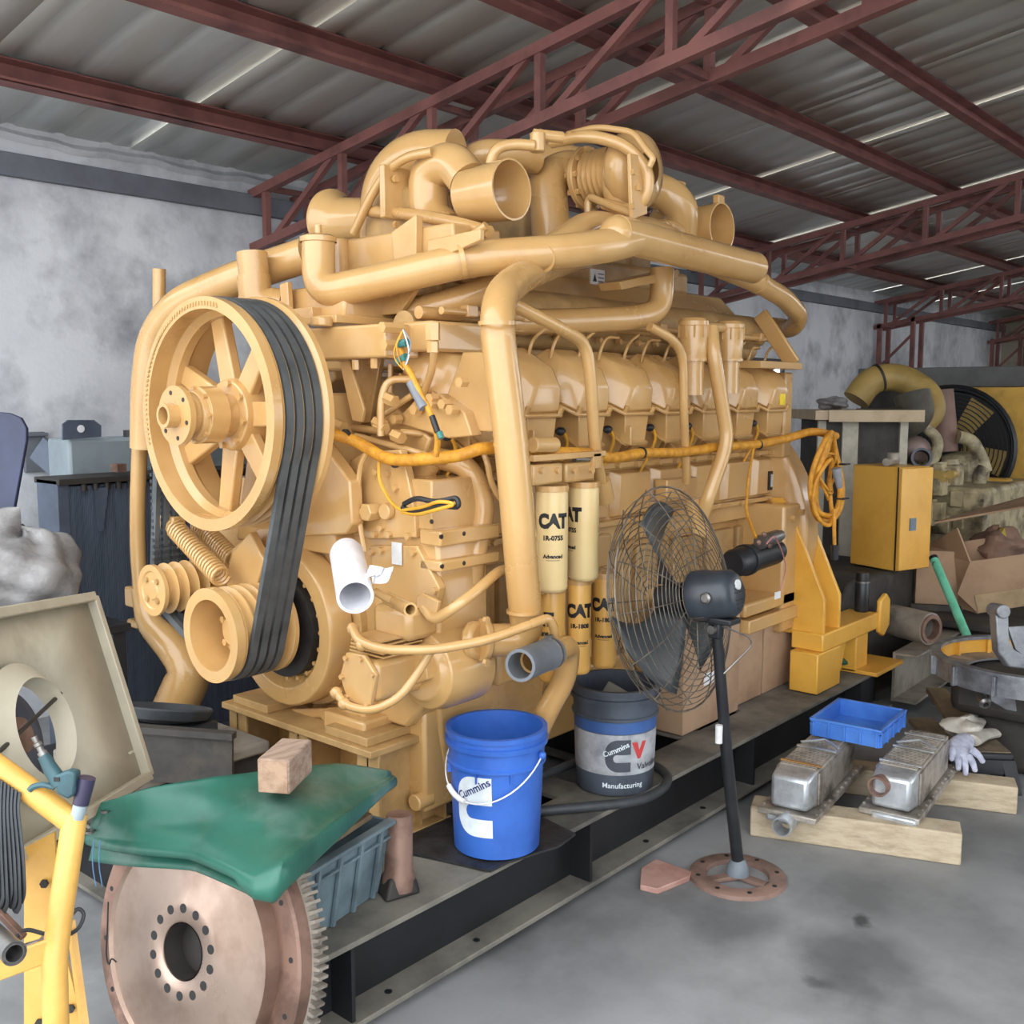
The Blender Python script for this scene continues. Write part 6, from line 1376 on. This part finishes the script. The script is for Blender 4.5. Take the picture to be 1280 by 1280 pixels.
# ================================================================== second generator set in the background
OLD = M('oily_beige_casting', (186, 172, 138), (146, 134, 104), rough=.5, scale=9, c3=(74, 66, 54), s3=6, lo3=.5, hi3=.66)
OLY = M('faded_yellow_paint', (208, 164, 72), (186, 144, 60), rough=.5, scale=3, c3=(150, 118, 66), s3=4)
OCH = M('ochre_pipe', (176, 148, 84), (150, 124, 68), rough=.5, scale=4)
g2 = thing('generator_set', (7.4, 2.5, 0), 'old oily yellow generator engine with round fan guard in the background', 'generator')
Q = lambda x, y, D=7.2: at(x, y, D=D)
c = Q(1165, 640); mk('block', G().bb((7.0, 2.0, .3), (8.1, 2.7, 1.05)), OLD, g2, bev=.03)
mk('base_rail', G().bb((6.95, 2.05, 0), (8.6, 2.2, .3)), DKB, g2, bev=.01); mk('base_rail', G().bb((6.95, 2.8, 0), (8.6, 2.95, .3)), DKB, g2, bev=.01)
for k in range(4):
    a = Q(1142+k*16, 612-k*3, 7.0); mk('valve_cover', G().box(a, (.14, .12, .26)), OLD, g2, bev=.02)
    mk('inlet_block', G().box(Q(1146+k*14, 645-k*2, 6.95), (.1, .1, .14)), OLD, g2, bev=.015); mk('flange', G().cyl(Q(1142+k*16, 590-k*3, 6.95), Q(1142+k*16, 584-k*3, 6.95), .05), OLD, g2)
tur = mk('turbocharger', G().ball(Q(1142, 562, 6.9), .12, 18, (1.1, .9, .8)), M('pinkish_grey', (160, 138, 130), rough=.5), g2); mk('turbo_inlet', G().pipe(Q(1150, 574, 6.8), Q(1152, 572, 6.65), .065, .05), GREYB, tur)
mk('air_pipe', G().tube([Q(1070, 500, 7.1), Q(1088, 474, 7.1), Q(1125, 470, 7.1), Q(1160, 492, 7.0), Q(1165, 515, 6.95), Q(1150, 528, 6.95)], .095, 20, .3, 8), OCH, g2)
mk('pipe_band', G().tube([Q(1097, 473, 7.1), Q(1100, 472, 7.1)], .1, 20), DRK, g2)
mk('exhaust_flex', G().tube([Q(1070, 532, 6.8), Q(1118, 532, 6.75), Q(1147, 520, 6.7), Q(1140, 492, 6.72)], [.1+.012*(k % 2) for k in range(50)] if False else .115, 22, .2, 8), M('sooty_duct', (84, 78, 66), (62, 58, 50), rough=.6), g2)
mk('coolant_tube', G().tube([Q(1152, 530, 6.8), Q(1175, 550, 6.8), Q(1168, 575, 6.8), Q(1150, 592, 6.8), Q(1143, 625, 6.8)], .035, 14, .1), OLD, g2)
mk('coolant_tube', G().tube([Q(1198, 546, 7.2), Q(1215, 550, 7.2), Q(1228, 575, 7.2), Q(1232, 590, 7.2)], .045, 14, .1), OLD, g2)
mk('coolant_tube', G().tube([Q(1230, 585, 7.1), Q(1224, 595, 7.1), Q(1224, 618, 7.1), Q(1185, 612, 7.1)], .045, 14, .06), OLD, g2)
mk('header_pot', G().tube([Q(1176, 488, 7.3), Q(1180, 530, 7.3), Q(1182, 565, 7.3)], .085, 16), M('dull_red_brown', (128, 100, 88), rough=.6, scale=5), g2)
rr = random.Random(3)
for k in range(26):
    c_ = Q(1132+rr.random()*70, 585+rr.random()*75, 6.72+rr.random()*.1); s_ = .03+rr.random()*.05
    if k % 2: mk('fitting_block', G().box(c_, (s_*1.4, s_*1.2, s_*1.6)), OLD, g2, bev=.006)
    else: mk('fitting', G().cyl(c_, c_-XA*(.05+.05*rr.random()), s_*.7, n=12), OLD if k % 4 else OCH, g2)
mk('tank_block', G().box(Q(1205, 600, 7.35), (.3, .3, .4)), OLD, g2, bev=.08); mk('gear_cover', G().box(Q(1230, 640, 7.4), (.15, .35, .5)), OLY, g2, bev=.03)
RXp = 8.25; yL = at(1178, 560, X=RXp).y; yR = at(1310, 560, X=RXp).y; zT = at(1230, 484, X=RXp).z
mk('radiator_panel', G().bb((RXp, yR, .3), (RXp+.25, yL, zT)), OLY, g2, bev=.01)
fc2 = at(1190, 560, X=RXp); R2 = .47
mk('fan_ring', G().lathe((RXp-.02, fc2.y, fc2.z), -XA, [(0, R2), (.04, R2+.02), (.06, R2), (.04, R2-.03), (0, R2-.04)], 48, True), BLK, g2)
mk('fan_opening', G().lathe((RXp-.012, fc2.y, fc2.z), -XA, [(0, R2), (0, 1e-5)], 48), INK, g2)
for k in range(12): mk('guard_ring', G().lathe((RXp-.07, fc2.y, fc2.z), -XA, [(0, .1+k*.032), (.006, .1+k*.032), (.006, .108+k*.032), (0, .108+k*.032)], 40, True), BLK, g2)
for k in range(5):
    a = k*2*PI/5+.9; u = V((0, math.cos(a), math.sin(a))); w_ = V((0, -math.sin(a), math.cos(a))); c = V((RXp-.035, fc2.y, fc2.z)); mk('fan_blade', G().prism([c+u*.08-w_*.06, c+u*.4-w_*.1, c+u*.4+w_*.1, c+u*.08+w_*.05], (.02, 0, .0)), OCH, g2)
big = thing('radiator', (9.6, 2.6, 0), 'wide grey radiator with dull steel header behind the background generator', 'radiator')
yA = at(1072, 470, X=9.6).y; yB = at(1310, 470, X=9.6).y; zA = at(1180, 459, X=9.6).z; zB = at(1180, 484, X=9.6).z
GRY = M('dull_grey_paint', (112, 112, 110), (92, 92, 90), rough=.55, scale=2); mk('header', G().bb((9.6, yB, zB), (9.9, yA, zA)), GRY, big, bev=.01); mk('core', G().bb((9.66, yB+.02, 0), (9.84, yA-.02, zB)), DKB, big)
# flat carton on a wrapped crate behind the engine
cr = thing('slatted_crate', (6.5, 2.9, 0), 'dark slatted crate with pale corner posts behind the control cabinet', 'crate')
pa = at(1040, 560, D=6.5); u = V((math.cos(-.15), math.sin(-.15), 0)); w_ = V((-u.y, u.x, 0)); RM = Matrix((u, w_, V((0, 0, 1)))).transposed(); zc_ = at(1060, 525, D=6.4).z
cc_ = at(1062, 560, D=6.75); fcr = lambda x, y, z: V((cc_.x, cc_.y, 0))+RT*x+V((FW.x, FW.y, 0)).normalized()*y+V((0, 0, z)); RF = Matrix((RT, V((FW.x, FW.y, 0)).normalized(), V((0, 0, 1)))).transposed()
mk('body', G().box(fcr(0, 0, zc_/2), (.52, .45, zc_-.01), RF), DKB, cr); 
for x in (-.26, -.08, .26): mk('post', G().box(fcr(x, -.235, zc_/2), (.1 if x == -.08 else .05, .03, zc_-.01), RF), M('whitewashed_board', (190, 184, 168), rough=.8) if x == -.26 else bpy.data.materials['whitewashed_board'], cr)
fl = tag(mk('flat_carton', G().box(fcr(.0, -.02, zc_+.03), (.66, .62, .06), RF).box(fcr(.05, -.34, zc_+.025), (.6, .006, .075), RF), M('pale_carton', (196, 176, 148), (176, 156, 128), rough=.8, scale=5), bev=.004), 'flat pale carton lying on the slatted crate behind the engine', 'carton')
fbp = fcr(-.08, .1, zc_+.1)
tag(mk('film_roll', ragf(fbp, .13, .09, .04, seed=1), FILM, ang=70), 'crumpled clear plastic film on the flat pale carton', 'film')

# tiny joined hardware counts as stuff
for o in bpy.data.objects:
    b = o.name.split('.')[0]
    if o.parent and b.endswith(('bolts', 'holes', 'fittings', 'bosses', 'cogs', 'ribs', 'terminals', 'notches', '_lines', 'fins', 'bands', 'print')): o['kind'] = 'stuff'
